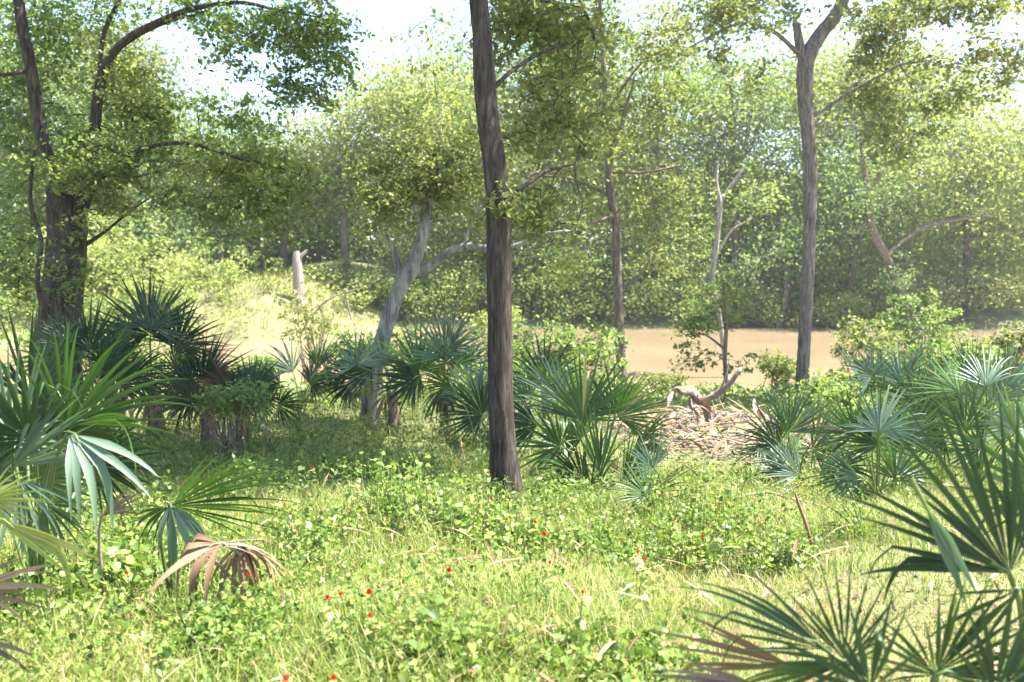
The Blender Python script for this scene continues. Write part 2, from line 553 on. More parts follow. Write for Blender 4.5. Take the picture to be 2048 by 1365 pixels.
# T2: right grey trunk
Y = 17
near_tree('tree', 'straight pinkish grey trunk forking near the top right of the scene', 'bark_grey',
          [PR(1604, 800, Y, 27.4), PR(1606, 740, Y, 24.5), PR(1612, 640, Y, 24.5), PR(1616, 520, Y, 24.5), PR(1620, 400, Y, 25.2), PR(1617, 280, Y, 25.9),
           PR(1612, 190, Y, 28.8), PR(1614, 120, Y, 30.2), PR(1640, 70, Y, 25.9), PR(1668, 35, Y, 24.5), PR(1690, -10, Y, 23.0), PR(1740, -160, Y, 18.7), PR(1760, -400, Y, 10.1)],
          [[PR(1610, 130, Y, 21.6), PR(1598, 85, Y, 17.3), PR(1592, 48, Y, 14.4)],
           [PR(1600, 110, Y, 10.1), PR(1540, 60, Y - .5, 7.2), PR(1470, 50, Y - .8, 5.0), PR(1380, 95, Y - 1, 2.9)],
           [PR(1625, 235, Y, 7.2), PR(1700, 185, Y, 5.8), PR(1800, 130, Y - .5, 3.6)]],
          [FO(1450, 30, 120, 45, Y - 1, 1, 24, .24, 40), FO(1440, 105, 50, 70, Y - 1, .6, 7, .22, 30), FO(1780, 80, 90, 120, Y + 1.2, .8, 40, .26, 60), FO(1480, 20, 130, 40, Y + .5, .8, 26, .26, 50), FO(1780, 250, 80, 130, Y + .5, .8, 34, .26, 60),
           FO(1900, 15, 220, 34, Y - 1, .8, 44, .22, 50), FO(1960, 110, 110, 50, Y - 1, .8, 14, .22, 44), FO(1730, 180, 50, 110, Y + 1.3, .6, 14, .26, 50), FO(1520, 150, 50, 40, Y + 1.3, .6, 7, .24, 40), FO(2010, 150, 60, 50, Y - 1, .8, 10, .26, 50), FO(1900, 190, 50, 70, Y, .5, 12, .26, 60), FO(1720, -250, 330, 200, Y, 2.2, 70, .5, 120)],
          'olive', .1, ring=20, rough=.12)

# T3: slim wavy tree between
Y = 20
near_tree('tree', 'slim crooked brown trunk between the dark trunk and the grey trunk', 'bark_brown',
          [PR(1243, 735, Y, 20.7), PR(1240, 680, Y, 20.0), PR(1236, 600, Y, 18.5), PR(1233, 520, Y, 19.2), PR(1232, 450, Y, 16.3), PR(1222, 390, Y, 17.8), PR(1217, 340, Y, 14.8), PR(1222, 295, Y, 14.8),
           PR(1212, 240, Y, 10.4), PR(1209, 170, Y, 8.9), PR(1203, 80, Y, 7.4), PR(1198, -40, Y, 5.9)],
          [[PR(1224, 300, Y, 10.4), PR(1240, 262, Y, 8.9), PR(1252, 215, Y, 5.9), PR(1268, 160, Y, 3.7)],
           [PR(1215, 310, Y, 7.4), PR(1170, 315, Y - .5, 5.9), PR(1110, 340, Y - 1, 4.4), PR(1060, 350, Y - 1.2, 3.0)],
           [PR(1226, 345, Y, 7.4), PR(1290, 345, Y, 5.2), PR(1360, 332, Y, 3.7)],
           [PR(1220, 392, Y, 7.4), PR(1185, 375, Y, 5.9), PR(1130, 355, Y - .6, 3.7), PR(1060, 352, Y - .8, 3.0)],
           [PR(1236, 430, Y, 8.9), PR(1160, 455, Y - .5, 5.9), PR(1080, 490, Y - .8, 4.4), PR(1030, 505, Y - 1, 3.0)],
           [PR(1240, 580, Y, 7.4), PR(1275, 555, Y, 5.9), PR(1300, 520, Y, 4.4), PR(1295, 505, Y, 3.0)],
           [PR(1212, 225, Y, 5.9), PR(1280, 130, Y - .3, 4.4), PR(1340, 95, Y - .5, 3.7)]],
          [FO(1210, 70, 150, 120, Y + .6, 1, 46, .3, 60), FO(1120, 120, 110, 120, Y + 1, 1, 30, .32, 60, 'yellow'), FO(1380, 180, 110, 80, Y + 1, 1, 24, .32, 60, 'green'), FO(1320, 520, 70, 50, Y + 1, .8, 12, .3, 50), FO(1130, 540, 80, 50, Y + 1, .8, 14, .3, 50, 'yellow'), FO(1330, 80, 90, 60, Y - 1, .8, 22, .28, 55), FO(1300, 230, 120, 70, Y + .5, 1, 28, .3, 60), FO(1130, 400, 110, 50, Y, .8, 22, .26, 55),
           FO(1320, 400, 100, 80, Y + .8, 1, 26, .3, 60), FO(1130, 230, 110, 70, Y + .5, 1, 24, .3, 60), FO(1200, -170, 300, 130, Y, 2, 50, .5, 90)],
          'olive', .1, ring=14)

# T4: leaning tree with an elbow
Y = 13
near_tree('tree', 'leaning pale grey trunk splitting into an elbow branch left of the dark trunk', 'bark_lean',
          [PR(738, 800, Y, 33.6), PR(752, 735, Y, 30.4), PR(768, 670, Y, 29.6), PR(786, 610, Y, 30.4), PR(803, 570, Y, 31.2), PR(822, 540, Y, 33.6), PR(838, 500, Y, 25.6), PR(850, 450, Y, 25.6),
           PR(858, 400, Y, 22.4), PR(866, 350, Y, 17.6), PR(872, 310, Y, 11.2), PR(880, 270, Y, 5.6)],
          [[PR(815, 548, Y, 24.0), PR(850, 538, Y, 20.8), PR(878, 518, Y - .1, 18.4), PR(905, 500, Y - .2, 16.0), PR(930, 492, Y - .2, 14.4), PR(975, 497, Y - .3, 12.8), PR(1030, 492, Y - .3, 9.6), PR(1080, 470, Y - .3, 6.4), PR(1130, 462, Y - .3, 3.2)],
           [PR(806, 555, Y, 19.2), PR(795, 530, Y, 14.4), PR(788, 500, Y, 11.2), PR(772, 470, Y, 4.8)],
           [PR(928, 490, Y - .2, 8.0), PR(938, 455, Y - .2, 6.4), PR(955, 420, Y - .2, 5.6), PR(990, 395, Y, 4.0)],
           [PR(862, 360, Y, 9.6), PR(820, 400, Y, 6.4), PR(780, 420, Y, 4.0), PR(765, 440, Y, 2.4)],
           [PR(866, 350, Y, 9.6), PR(930, 310, Y, 6.4), PR(1000, 330, Y, 4.0)]],
          [FO(850, 370, 140, 60, Y - .1, .7, 34, .2, 70), FO(910, 300, 130, 90, Y, .8, 34, .22, 60), FO(780, 420, 90, 50, Y, .6, 12, .2, 50), FO(760, 330, 90, 70, Y + .5, .6, 14, .24, 60), FO(880, 170, 120, 130, Y + .5, .8, 12, .3, 50, 'yellow'),
           FO(960, 440, 60, 40, Y, .4, 8, .18, 40)],
          'olive', .08, ring=18)

# T5: big tree at left with arching limbs
Y = 11
near_tree('tree', 'thick dark vine covered trunk at the far left with long arching limbs', 'bark_dark',
          [PR(118, 760, Y, 88.0), PR(122, 680, Y, 80), PR(125, 600, Y, 74), PR(130, 520, Y, 70), PR(132, 460, Y, 70), PR(128, 415, Y, 64), PR(110, 370, Y, 36.0), PR(96, 320, Y, 27.4), PR(84, 270, Y, 24.5),
           PR(72, 210, Y, 23.0), PR(60, 130, Y, 21.6), PR(42, 40, Y, 20.2), PR(30, -100, Y, 17.3), PR(10, -350, Y, 10.1)],
          [[PR(140, 440, Y, 36.0), PR(168, 400, Y, 28.8), PR(186, 330, Y, 24.5), PR(190, 250, Y, 20.2), PR(200, 170, Y, 18.0), PR(222, 112, Y, 15.8), PR(260, 75, Y, 14.4), PR(310, 48, Y - .1, 13.0), PR(370, 22, Y - .2, 11.5), PR(430, 10, Y - .3, 9.4), PR(490, 6, Y - .4, 7.2), PR(560, 22, Y - .4, 5.0), PR(640, 35, Y - .4, 2.9)],
           [PR(235, 98, Y, 10.1), PR(280, 68, Y, 8.6), PR(340, 42, Y, 7.2), PR(400, 30, Y, 5.0), PR(450, 35, Y, 3.6)],
           [PR(198, 170, Y, 10.1), PR(205, 80, Y, 8.6), PR(225, 25, Y, 7.9), PR(245, -10, Y, 6.5), PR(260, -70, Y, 4.3)],
           [PR(150, 430, Y, 24.5), PR(190, 372, Y - .3, 14.4), PR(225, 332, Y - .5, 10.8), PR(270, 304, Y - .6, 9.4), PR(320, 290, Y - .7, 8.6), PR(375, 287, Y - .8, 7.9), PR(430, 300, Y - .8, 7.2), PR(480, 318, Y - .8, 5.8), PR(540, 330, Y - .8, 4.3), PR(600, 350, Y - .8, 2.9)],
           [PR(210, 350, Y - .4, 8.6), PR(270, 355, Y, 6.5), PR(310, 345, Y, 5.8), PR(355, 330, Y, 3.6)],
           [PR(170, 490, Y, 8.6), PR(215, 460, Y, 6.5), PR(250, 430, Y, 5.0), PR(300, 395, Y, 2.9)],
           [PR(90, 640, Y - .5, 10.1), PR(75, 560, Y - .5, 9.4), PR(82, 480, Y - .5, 8.6), PR(60, 400, Y - .5, 7.9), PR(70, 300, Y - .5, 6.5)],
           [PR(60, 140, Y, 8.6), PR(0, 150, Y - .3, 7.2), PR(-80, 130, Y - .5, 5.8)]],
          [FO(110, 60, 130, 90, Y + .8, 1, 50, .22, 70), FO(180, 330, 120, 140, Y + 1.5, .7, 40, .22, 70), FO(30, 200, 70, 110, Y + .6, .7, 24, .2, 70), FO(300, 240, 70, 70, Y + .5, .5, 18, .18, 60), FO(480, 250, 150, 50, Y + .5, .5, 22, .16, 50), FO(250, 170, 80, 100, Y + .4, .6, 34, .2, 75, 'yellow'), FO(60, 330, 90, 120, Y + .6, .7, 26, .2, 60), FO(200, 300, 90, 60, Y + .3, .5, 22, .18, 60),
           FO(570, 70, 140, 70, Y - .4, .7, 52, .15, 44), FO(640, 130, 80, 80, Y - .4, .6, 20, .14, 34), FO(600, 180, 90, 50, Y - .4, .5, 18, .13, 34), FO(440, 60, 60, 40, Y - .4, .5, 8, .13, 34), FO(660, 40, 50, 60, Y - .3, .5, 10, .14, 36), FO(470, 120, 60, 40, Y - .4, .4, 8, .13, 24),
           FO(330, 400, 60, 40, Y, .5, 6, .15, 40), FO(470, 340, 150, 70, Y - .6, .6, 34, .17, 60, 'yellow'), FO(560, 400, 110, 80, Y - .5, .6, 24, .17, 55), FO(420, 430, 80, 60, Y - .4, .4, 10, .16, 50),
           FO(340, 10, 140, 30, Y - .3, .6, 16, .15, 40), FO(20, 470, 60, 70, Y, .5, 12, .18, 50),
           FO(200, 380, 110, 70, Y - .5, .4, 16, .17, 50, 'olive'), FO(40, 560, 50, 70, Y + .6, .4, 12, .17, 50), FO(120, 350, 90, 70, Y - .5, .3, 12, .16, 44), FO(130, 560, 60, 110, Y - .6, .2, 7, .14, 40), FO(260, 320, 90, 60, Y - .6, .4, 18, .17, 60), 
           FO(250, -250, 450, 150, Y, 2.0, 70, .35, 120)],
          'green', .07, ring=26, rough=.1)

# T6: pale forked sapling behind, T6b leafy sapling on near bank
Y = 27
near_tree('tree', 'thin white barked trunk with a V fork against the far foliage', 'bark_pale',
          [PR(1455, 760, Y, 9), PR(1440, 640, Y, 9), PR(1425, 560, Y, 10), PR(1432, 500, Y, 10), PR(1438, 440, Y, 10), PR(1440, 405, Y, 10), PR(1432, 365, Y, 8), PR(1436, 320, Y, 3)],
          [[PR(1440, 405, Y, 8), PR(1460, 375, Y, 7), PR(1478, 350, Y, 6), PR(1492, 330, Y, 3)],
           [PR(1438, 500, Y, 6), PR(1465, 460, Y, 4), PR(1500, 440, Y, 2)]],
          [FO(1400, 600, 50, 50, Y, .6, 8, .35, 50), FO(1500, 400, 60, 50, Y + .5, .5, 7, .35, 50), FO(1400, 480, 60, 70, Y + 1, .5, 9, .35, 50)], 'green', .12, ring=10)
Y = 18
near_tree('sapling', 'slim leafy sapling overhanging the tan water', 'bark_brown',
          [PR(1452, 800, Y, 8), PR(1450, 720, Y, 8), PR(1452, 640, Y, 7), PR(1445, 560, Y, 5)],
          [[PR(1451, 700, Y, 5), PR(1410, 670, Y, 4), PR(1370, 670, Y, 2)], [PR(1451, 660, Y, 5), PR(1490, 640, Y, 3), PR(1520, 650, Y, 2)]],
          [FO(1390, 650, 60, 50, Y, .4, 12, .22, 50), FO(1450, 600, 50, 60, Y, .4, 10, .2, 40), FO(1380, 710, 50, 30, Y, .3, 7, .18, 34), FO(1480, 730, 40, 20, Y, .3, 5, .15, 24)], 'green', .1, ring=8, cat='sapling')
# T8: brown leaning limb at right across the water
Y = 46
near_tree('tree', 'brown leaning trunk half buried in pale foliage across the water at right', 'bark_brown',
          [PR(1835, 660, Y, 20), PR(1800, 580, Y, 18), PR(1775, 520, Y, 17), PR(1745, 460, Y, 16), PR(1735, 380, Y, 12), PR(1720, 280, Y, 7)],
          [[PR(1770, 510, Y, 8), PR(1850, 455, Y, 7), PR(1920, 440, Y, 6), PR(1985, 428, Y, 3)],
           [PR(1735, 400, Y, 10), PR(1790, 300, Y, 7), PR(1860, 250, Y, 5)]],
          [FO(1740, 400, 90, 90, Y - .6, 1.2, 16, .7, 80), FO(1830, 330, 80, 60, Y, 1, 12, .6, 60, 'yellow'), FO(1790, 560, 50, 50, Y - 1.2, .6, 8, .6, 60), FO(1940, 420, 70, 40, Y, .8, 8, .6, 60, 'yellow')], 'blue', .16, ring=12)
Y = 43
near_tree('dead_tree', 'short pale dead trunk on the far grassy bank', 'bark_pale',
          [PR(598, 600, Y, 22), PR(597, 560, Y, 20), PR(594, 525, Y, 19), PR(592, 503, Y, 12)],
          [[PR(594, 520, Y, 10), PR(615, 500, Y, 5)]], [], 'green', .1, ring=10, cat='dead tree', twigs=False)


# ------------------------------------------------------------------ trees and bushes across the creek
def far_tree(cx, cy, rx, ry, Y, pal, label, cat='tree', name='tree', leaf=.2, dens=1.12, trunk=True, bark='bark_brown', group=None):
    c = P(cx, cy, Y)
    k = Y / F
    R = np.array([rx * k * 1.25, max(rx, ry * .7) * k * .7, ry * k * 1.05])
    base = Vector((c.x, Y, gz(c.x, Y)))
    root = empty(name, base, label, cat, group)
    # lobes
    nl = 9
    pts, rn = [], []
    lob = ell(c, R * .62, nl, .5)
    area = R[0] * R[2] * 4
    total = int(area * 92 * dens)
    ncl = max(10, int(area * 2.6 * dens))
    per = max(20, total // ncl)
    cs = []
    for q in range(ncl):
        l = lob[q % nl]
        g = rng.normal(size=3)
        g /= np.linalg.norm(g)
        g[2] = abs(g[2]) * .9 - .25
        cs.append(l + g * R * .55 * rng.uniform(.4, 1.6))
    cs = np.array(cs)
    lo = ground(cs[:, 0], cs[:, 1]) + .3
    cs[:, 2] = np.maximum(cs[:, 2], np.maximum(lo, .25))
    pp, rr = clump_points(cs, max(.55, .24 * (R[0] + R[2]) * .5 + .3), per, .7)
    V, Ft, rr = leaves(pp, leaf * 1.05, rr, up=.25, aspect=.62)
    mesh('crown', V, Ft, M[pal], root, rnd=rr, smooth=False, rel=base)['kind'] = 'stuff'
    if trunk:
        top = Vector(c) + Vector((rng.uniform(-.2, .2) * R[0], 0, R[2] * .5))
        mid = (Vector(base) + top) / 2 + Vector((rng.uniform(-.5, .5), rng.uniform(-.3, .3), 0))
        r0 = .09 + .02 * R[2]
        V, Fq = tube([base - Vector((0, 0, .3)), mid, top], [r0 * 1.3, r0, r0 * .4], 9, .6, .06, random.random() * 6)
        mesh('trunk', V, Fq, M[bark], root, rel=base)
        tb = []
        for q in cs[::max(1, len(cs) // 16)]:
            t = rng.uniform(.35, .9)
            s = np.array(Vector(base).lerp(mid, t * 2) if t < .5 else mid.lerp(top, t * 2 - 1))
            tb.append(tube([s, (s + q) / 2 + rng.normal(size=3) * .2, q], [r0 * .4, r0 * .25, .012], 5, .7))
        V, Fq = join(tb)
        mesh('limbs', V, Fq, M['bark_grey'], root, rel=base)
    return root


FT = [
    (60, 290, 200, 320, 47, 'green', 'green tree seen through the limbs at the upper left corner'),
    (290, 470, 120, 130, 47, 'blue', 'bluish pale green bushy tree between the thick left trunk and the arching limb'),
    (440, 380, 140, 190, 50, 'green', 'mid green tree below the arching left limb across the water'),
    (560, 370, 120, 170, 54, 'olive', 'olive tree behind the short pale dead trunk'),
    (690, 360, 120, 190, 52, 'yellow', 'yellow green tree below the bright sky gap left of the leaning trunk'),
    (830, 270, 130, 200, 50, 'yellow', 'tall yellow green tree rising above the leaning trunk into the sky'),
    (920, 250, 110, 200, 58, 'yellow', 'yellowish tree just behind the upper dark trunk at left'),
    (1090, 270, 170, 320, 56, 'green', 'green tree just right of the dark trunk across the water'),
    (1150, 540, 140, 110, 49, 'green', 'low rounded green tree above the waterline right of the dark trunk'),
    (1310, 300, 160, 330, 53, 'yellow', 'broad yellow green tree behind the slim crooked trunk'),
    (1480, 300, 150, 230, 51, 'green', 'bright green tree behind the V forked white trunk'),
    (1560, 540, 110, 120, 48, 'blue', 'low blue green tree at the waterline behind the grey trunk'),
    (1700, 440, 110, 170, 49, 'blue', 'blue green tree right beside the grey trunk across the water'),
    (1800, 300, 150, 230, 55, 'yellow', 'yellow tinted tree behind the brown leaning trunk at right'),
    (1950, 370, 170, 280, 50, 'yellow', 'big pale yellow green tree at the right edge across the water'),
    (2080, 420, 130, 220, 54, 'olive', 'olive tree cut by the right edge of the view'),
    (1640, 240, 130, 250, 54, 'yellow', 'yellow green tree directly behind the upper grey trunk'),
    (980, 420, 110, 160, 50, 'olive', 'olive tree directly behind the middle of the dark trunk'),
    (240, 250, 120, 220, 52, 'olive', 'olive tree filling the gap between the two left limbs'),
    (150, 560, 130, 100, 49, 'green', 'low dull green tree behind the foot of the thick left trunk'),
    (-60, 560, 150, 200, 44, 'blue', 'pale blue green tree cut by the left edge'),
]
for a in FT:
    far_tree(*a)
FB = [
    (40, 640, 90, 60, 46, 'green', 'rounded bush at the left edge beyond the thick trunk'),
    (270, 620, 110, 60, 47, 'green', 'bush behind the dark fan palmetto at left'),
    (400, 560, 60, 60, 50, 'yellow', 'bright yellow green bush on the left end of the grassy bank'),
    (690, 610, 70, 60, 48, 'olive', 'olive bush at the right end of the grassy bank'),
    (790, 590, 80, 70, 48, 'green', 'green bush behind the foot of the leaning trunk'),
    (900, 590, 90, 70, 48, 'yellow', 'yellow green bush between the leaning trunk and the dark trunk'),
    (1080, 600, 80, 60, 48, 'green', 'waterline bush just right of the dark trunk'),
    (1190, 620, 70, 45, 47.5, 'olive', 'small olive bush at the waterline left of the crooked trunk'),
    (1310, 605, 75, 55, 47.5, 'green', 'overhanging bush at the waterline right of the crooked trunk'),
    (1430, 590, 75, 60, 48, 'olive', 'olive bush over the dark undercut bank behind the sapling'),
    (1530, 625, 60, 45, 47.5, 'yellow', 'light bush touching the water left of the grey trunk'),
    (1690, 620, 85, 55, 47.5, 'yellow', 'light yellow bush at the waterline right of the grey trunk'),
    (1820, 610, 95, 60, 47.5, 'olive', 'pale olive bush under the brown leaning trunk'),
    (1960, 590, 110, 70, 48, 'olive', 'wide olive bush at the waterline on the right'),
]
for a in FB:
    far_tree(*a, cat='bush', name='bush', trunk=False, leaf=.17, dens=1.6)

# far wood mass beyond
pp, rr = [], []
xs = rng.uniform(-62, 62, 1900)
yy = rng.uniform(60, 72, 1900)
topz = 11.5 + 2.0 * np.sin(xs * .13 + 1) + 1.5 * np.sin(xs * .37)
zz = 1.5 + rng.uniform(0, 1, 1900) ** .8 * (topz - 2)
pp, rr = clump_points(np.stack([xs, yy, zz], 1), 1.6, 80, .7)
V, Ft, rr = leaves(pp, .46, rr, up=.3)
tag(mesh('far_wood', V, Ft, M['green'], rnd=rr, smooth=False), 'mass of green woodland behind the creekside trees', 'woodland', kind='stuff')

# undergrowth on both banks
xs = rng.uniform(-36, 34, 1500)
ys_ = 48.3 + rng.uniform(0, 1, 1500) ** 1.3 * 7 - 9 * np.clip((-xs - 7) / 6, 0, 1)
gx = np.exp(-((xs + 12.8) / 3.2) ** 2)                      # the open grassy bank
ht = rng.uniform(0, 1, 1500) * (3.4 + 1.4 * np.sin(xs * .8) + .8 * np.sin(xs * 2.1)) * (1 - .9 * gx)
kp = rng.uniform(0, 1, 1500) > gx * .92
xs, ys_, ht = xs[kp], ys_[kp], ht[kp]
pp, rr = clump_points(np.stack([xs, ys_, np.maximum(ground(xs, ys_), 0) + .35 + ht], 1), .85, 62, .6)
V, Ft, rr = leaves(pp, .19, rr, up=.4, aspect=.6)
tag(mesh('bank_undergrowth', V, Ft, M['yellow'], rnd=rr, smooth=False), 'tangled leafy undergrowth along the far bank', 'undergrowth', kind='stuff')
cs = []
for x0, x1, y0, y1, ya, yb, n_ in ((-200, 380, 600, 760, 14, 22, 150), (760, 1000, 660, 790, 12, 20, 90), (1020, 1235, 650, 780, 12, 20, 80),
                                 (1640, 1760, 770, 830, 11, 15, 30), (1760, 2100, 700, 830, 12, 18, 100), (380, 760, 760, 800, 12, 18, 40), (1250, 1640, 775, 810, 14, 20, 50)):
    for _ in range(n_):
        q = P(random.uniform(x0, x1), random.uniform(y0, y1), random.uniform(ya, yb))
        cs.append((q.x, q.y, max(q.z, gz(q.x, q.y) + .1)))
pp, rr = clump_points(np.array(cs), .3, 44, .7)
V, Ft, rr = leaves(pp, .085, rr, up=.4, aspect=.6)
tag(mesh('undergrowth', V, Ft, M['green'], rnd=rr, smooth=False), 'leafy undergrowth on the near bank behind the palmettos', 'undergrowth', kind='stuff')

# ------------------------------------------------------------------ near-bank shrubs between palmettos and water
SH = [
    (1730, 690, 75, 60, 19, 'olive', 'pale leafy shrub in front of the water just right of the grey trunk', .1),
    (1840, 650, 90, 70, 20, 'green', 'loose pale shrub hanging over the water at right', .1),
    (1560, 740, 40, 40, 18, 'yellow', 'small light shrub at the foot of the grey trunk', .09),
    (1680, 780, 90, 35, 14, 'green', 'low broad leaved shrub behind the right hand palmettos', .1),
    (1900, 740, 110, 60, 13, 'green', 'leafy shrub among the palmettos at the right edge', .09),
    (1130, 720, 90, 50, 16, 'olive', 'dull shrub behind the palmetto right of the dark trunk', .09),
    (1010, 770, 90, 50, 11, 'blue', 'pale silvery leaved shrub just behind the dark trunk', .08),
    (620, 640, 60, 50, 24, 'olive', 'dry brushy shrub on the near bank left of the leaning trunk', .09),
    (700, 700, 60, 40, 16, 'green', 'low green shrub at the foot of the leaning trunk', .08),
    (230, 700, 100, 70, 13, 'green', 'dark green shrub beside the foot of the thick left trunk', .08),
    (470, 800, 70, 30, 9, 'green', 'small weedy shrub under the left palmettos', .06),
    (520, 735, 60, 30, 15, 'green', 'low weedy shrub against the strip of tan water at left', .08),
    (1320, 760, 70, 22, 19, 'olive', 'low dry shrub on the lip of the near bank behind the driftwood', .08),
    (2020, 700, 70, 60, 17, 'olive', 'loose shrub overhanging the water at the far right edge', .1),
    (1000, 640, 60, 40, 22, 'yellow', 'light green shrub seen behind the dark trunk', .1),
]
for cx, cy, rx, ry, Y, pal, lab, lf in SH:
    c = P(cx, cy, Y)
    k = Y / F
    base = Vector((c.x, Y, gz(c.x, Y)))
    root = empty('shrub', base, lab, 'shrub')
    R = np.array([rx * k, rx * k * .8, ry * k])
    n = int(24 + rx * ry / 130)
    cs = ell(c, R, n, .5)
    lo = ground(cs[:, 0], cs[:, 1]) + .1
    cs[:, 2] = np.maximum(cs[:, 2], lo)
    pp, rr = clump_points(cs, .2 * max(1, lf / .08), 34, .6)
    V, Ft, rr = leaves(pp, lf, rr)
    mesh('foliage', V, Ft, M[pal], root, rnd=rr, smooth=False, rel=base)['kind'] = 'stuff'
    tb = []
    for q in cs[::2]:
        s = np.array(base) + rng.normal(size=3) * [.12, .12, 0]
        tb.append(tube([s, (s + q) / 2 + rng.normal(size=3) * .08, q], [.018, .011, .004], 5, .3))
    V, Fq = join(tb)
    mesh('stems', V, Fq, M['bark_brown'], root, rel=base)['kind'] = 'stuff'


# ------------------------------------------------------------------ palmettos
def segment(dirv, side, nrm, L, Wd, sag, kink, t0=.02):
    """one leaf segment around origin; world axes; hangs with gravity"""
    n = 9
    ts = np.linspace(t0, 1, n)
    pts = []
    p = dirv * L * t0
    d = np.array(dirv)
    prev = t0
    for t in ts:
        step = (t - prev) * L
        if t > t0:
            g = sag * (t ** 1.6) * .55
            if kink and t > kink:
                g = 1.1
            d = d + np.array([0, 0, -1]) * g
            d = d / np.linalg.norm(d)
            p = p + d * step
        pts.append((p.copy(), d.copy()))
        prev = t
    V = []
    for (q, dd), t in zip(pts, ts):
        s = side - dd * np.dot(side, dd)
        s /= np.linalg.norm(s) + 1e-9
        nn = np.cross(dd, s)
        if np.dot(nn, nrm) < 0:
            nn = -nn
        w = Wd * (t / .38 if t < .38 else ((1 - t) / .62) ** .75) * .5
        w = max(w, .0008)
        V += [q + s * w + nn * w * .45, q, q - s * w + nn * w * .45]
    Fq = []
    for i in range(n - 1):
        a = i * 3
        Fq += [(a, a + 1, a + 4, a + 3), (a + 1, a + 2, a + 5, a + 4)]
    return np.array(V), np.array(Fq)


def frond(root, hubpx, axis, Rpx, Y, spread=220, nseg=26, lean=0.0, twist=0.0, sag=.15, kinks=(), mat='palm', label=None,
          base=None, jit=1.0, separate=True, wmul=1.0, cup=.25, pet=True):
    """fan frond: hub at pixel hubpx at distance Y, fan axis at `axis` degrees in the picture plane"""
    hub = P(hubpx[0], hubpx[1], Y)
    R = Rpx * Y / F
    a = radians(axis)
    f = np.array([0, 1.0, 0])
    A = np.array([cos(a), 0, sin(a)]) * cos(lean) + f * sin(lean)
    B = np.array([-sin(a), 0, cos(a)])
    N = np.cross(A, B)
    B = B * cos(twist) + N * sin(twist)
    N = np.cross(A, B)
    bl = Vector(root.location)
    b0 = bl if base is None else base
    rel = np.array(bl)
    # petiole + hastula as frond's own mesh
    h = np.array(hub)
    if pet:
        mid = np.array(b0).copy() * .45 + h * .55 + np.array([0, 0, .12 * (h - np.array(b0))[2]]) - A * np.array([1, 1, 0]) * R * .1
        V, Fq = tube([np.array(b0), mid, h - A * R * .03, h + A * R * .16], [.012, .008, .006, .002], 6, .12)
    else:
        V, Fq = tube([h - A * R * .25, h, h + A * R * .16], [.008, .006, .002], 6, .12)
    fr = mesh('frond', V, Fq, M['petiole' if 'dead' not in mat and 'grey' not in mat else mat], root, rel=rel)
    # move origin to the hub
    if label:
        fr['label'] = label
    segs = []
    half = radians(spread) / 2
    dth = 2 * half / nseg
    for i in range(nseg):
        th = -half + (i + .5) * dth + random.uniform(-.42, .42) * dth * jit
        u = abs(th) / half
        d = A * cos(th) + B * sin(th) + N * cup * (abs(sin(th)) - .3) + N * random.uniform(-.05, .05) * jit
        d /= np.linalg.norm(d)
        sd = -A * sin(th) + B * cos(th)
        L = R * (1 - .28 * u * u) * random.uniform(.92, 1.05)
        Wd = 2 * L * .38 * math.tan(dth / 2) * 1.06 * wmul
        kk = 0
        if i in kinks:
            kk = random.uniform(.38, .5)
        elif random.random() < .06:
            kk = random.uniform(.6, .85)
        if random.random() < .1:
            L *= random.uniform(.55, .85)
        V, Fq = segment(d, sd, N, L, Wd * random.uniform(.75, 1.1), sag * random.uniform(.3, 2.2), kk)
        V = V + h
        segs.append((V, Fq))
    base_r = random.uniform(.2, .7)
    if separate:
        for V, Fq in segs:
            mm = random.choice(['palmdead', 'palmyel']) if (mat in ('palm', 'palmblue') and Y > 4.5 and random.random() < .05) else mat
            mesh('leaf_segment', V, Fq, M[mm], fr, rel=rel, rnd=np.full(len(Fq), np.clip(base_r + random.uniform(-.25, .3), 0, 1)))
    else:
        V, Fq = join(segs)
        mesh('leaf_blade', V, Fq, M[mat], fr, rel=rel, rnd=np.repeat(np.clip(base_r + rng.uniform(-.25, .3, len(segs)), 0, 1), len(segs[0][1])))
    return fr


def palmetto(px, Y, label, fronds, name='palmetto', stem=None, fill=0, fillmats=('palm', 'palm', 'palmblue', 'palmdark', 'palmblue')):
    b = P(px, 900, Y)
    base = Vector((b.x, Y, gz(b.x, Y)))
    root = empty(name, base, label, 'palmetto')
    top = base
    if stem:
        hgt, rad = stem
        top = base + Vector((0, 0, hgt))
        V, Fq = tube([base - Vector((0, 0, .1)), base + Vector((.02, 0, hgt * .5)), top], [rad * 1.15, rad, rad * .9], 14, .035, .28)
        mesh('stem', V, Fq, M['bark_brown'], root, rel=base)
    for fsp in fronds:
        frond(root, base=top, **fsp)
    if fill:
        mx = sum(f['hubpx'][0] for f in fronds) / len(fronds)
        my = sum(f['hubpx'][1] for f in fronds) / len(fronds)
        Rm = sum(f['Rpx'] for f in fronds) / len(fronds)
        for k in range(fill):
            an = random.uniform(-20, 200)
            rr_ = Rm * random.uniform(.3, .9)
            frond(root, (mx + cos(radians(an)) * rr_, my - sin(radians(an)) * rr_ * .7 + random.uniform(-10, 40)), an + random.uniform(-25, 25), Rm * random.uniform(.7, 1.05),
                  Y + random.uniform(-.5, .6), spread=random.uniform(120, 230), nseg=20, lean=random.uniform(-1.0, .9), twist=random.uniform(-1.1, 1.1),
                  sag=random.uniform(.05, .4), mat=random.choice(fillmats), base=top, separate=False)
    return root


def fd(x, y, axis, R, Y, **k):
    return dict(hubpx=(x, y), axis=axis, Rpx=R, Y=Y, **k)


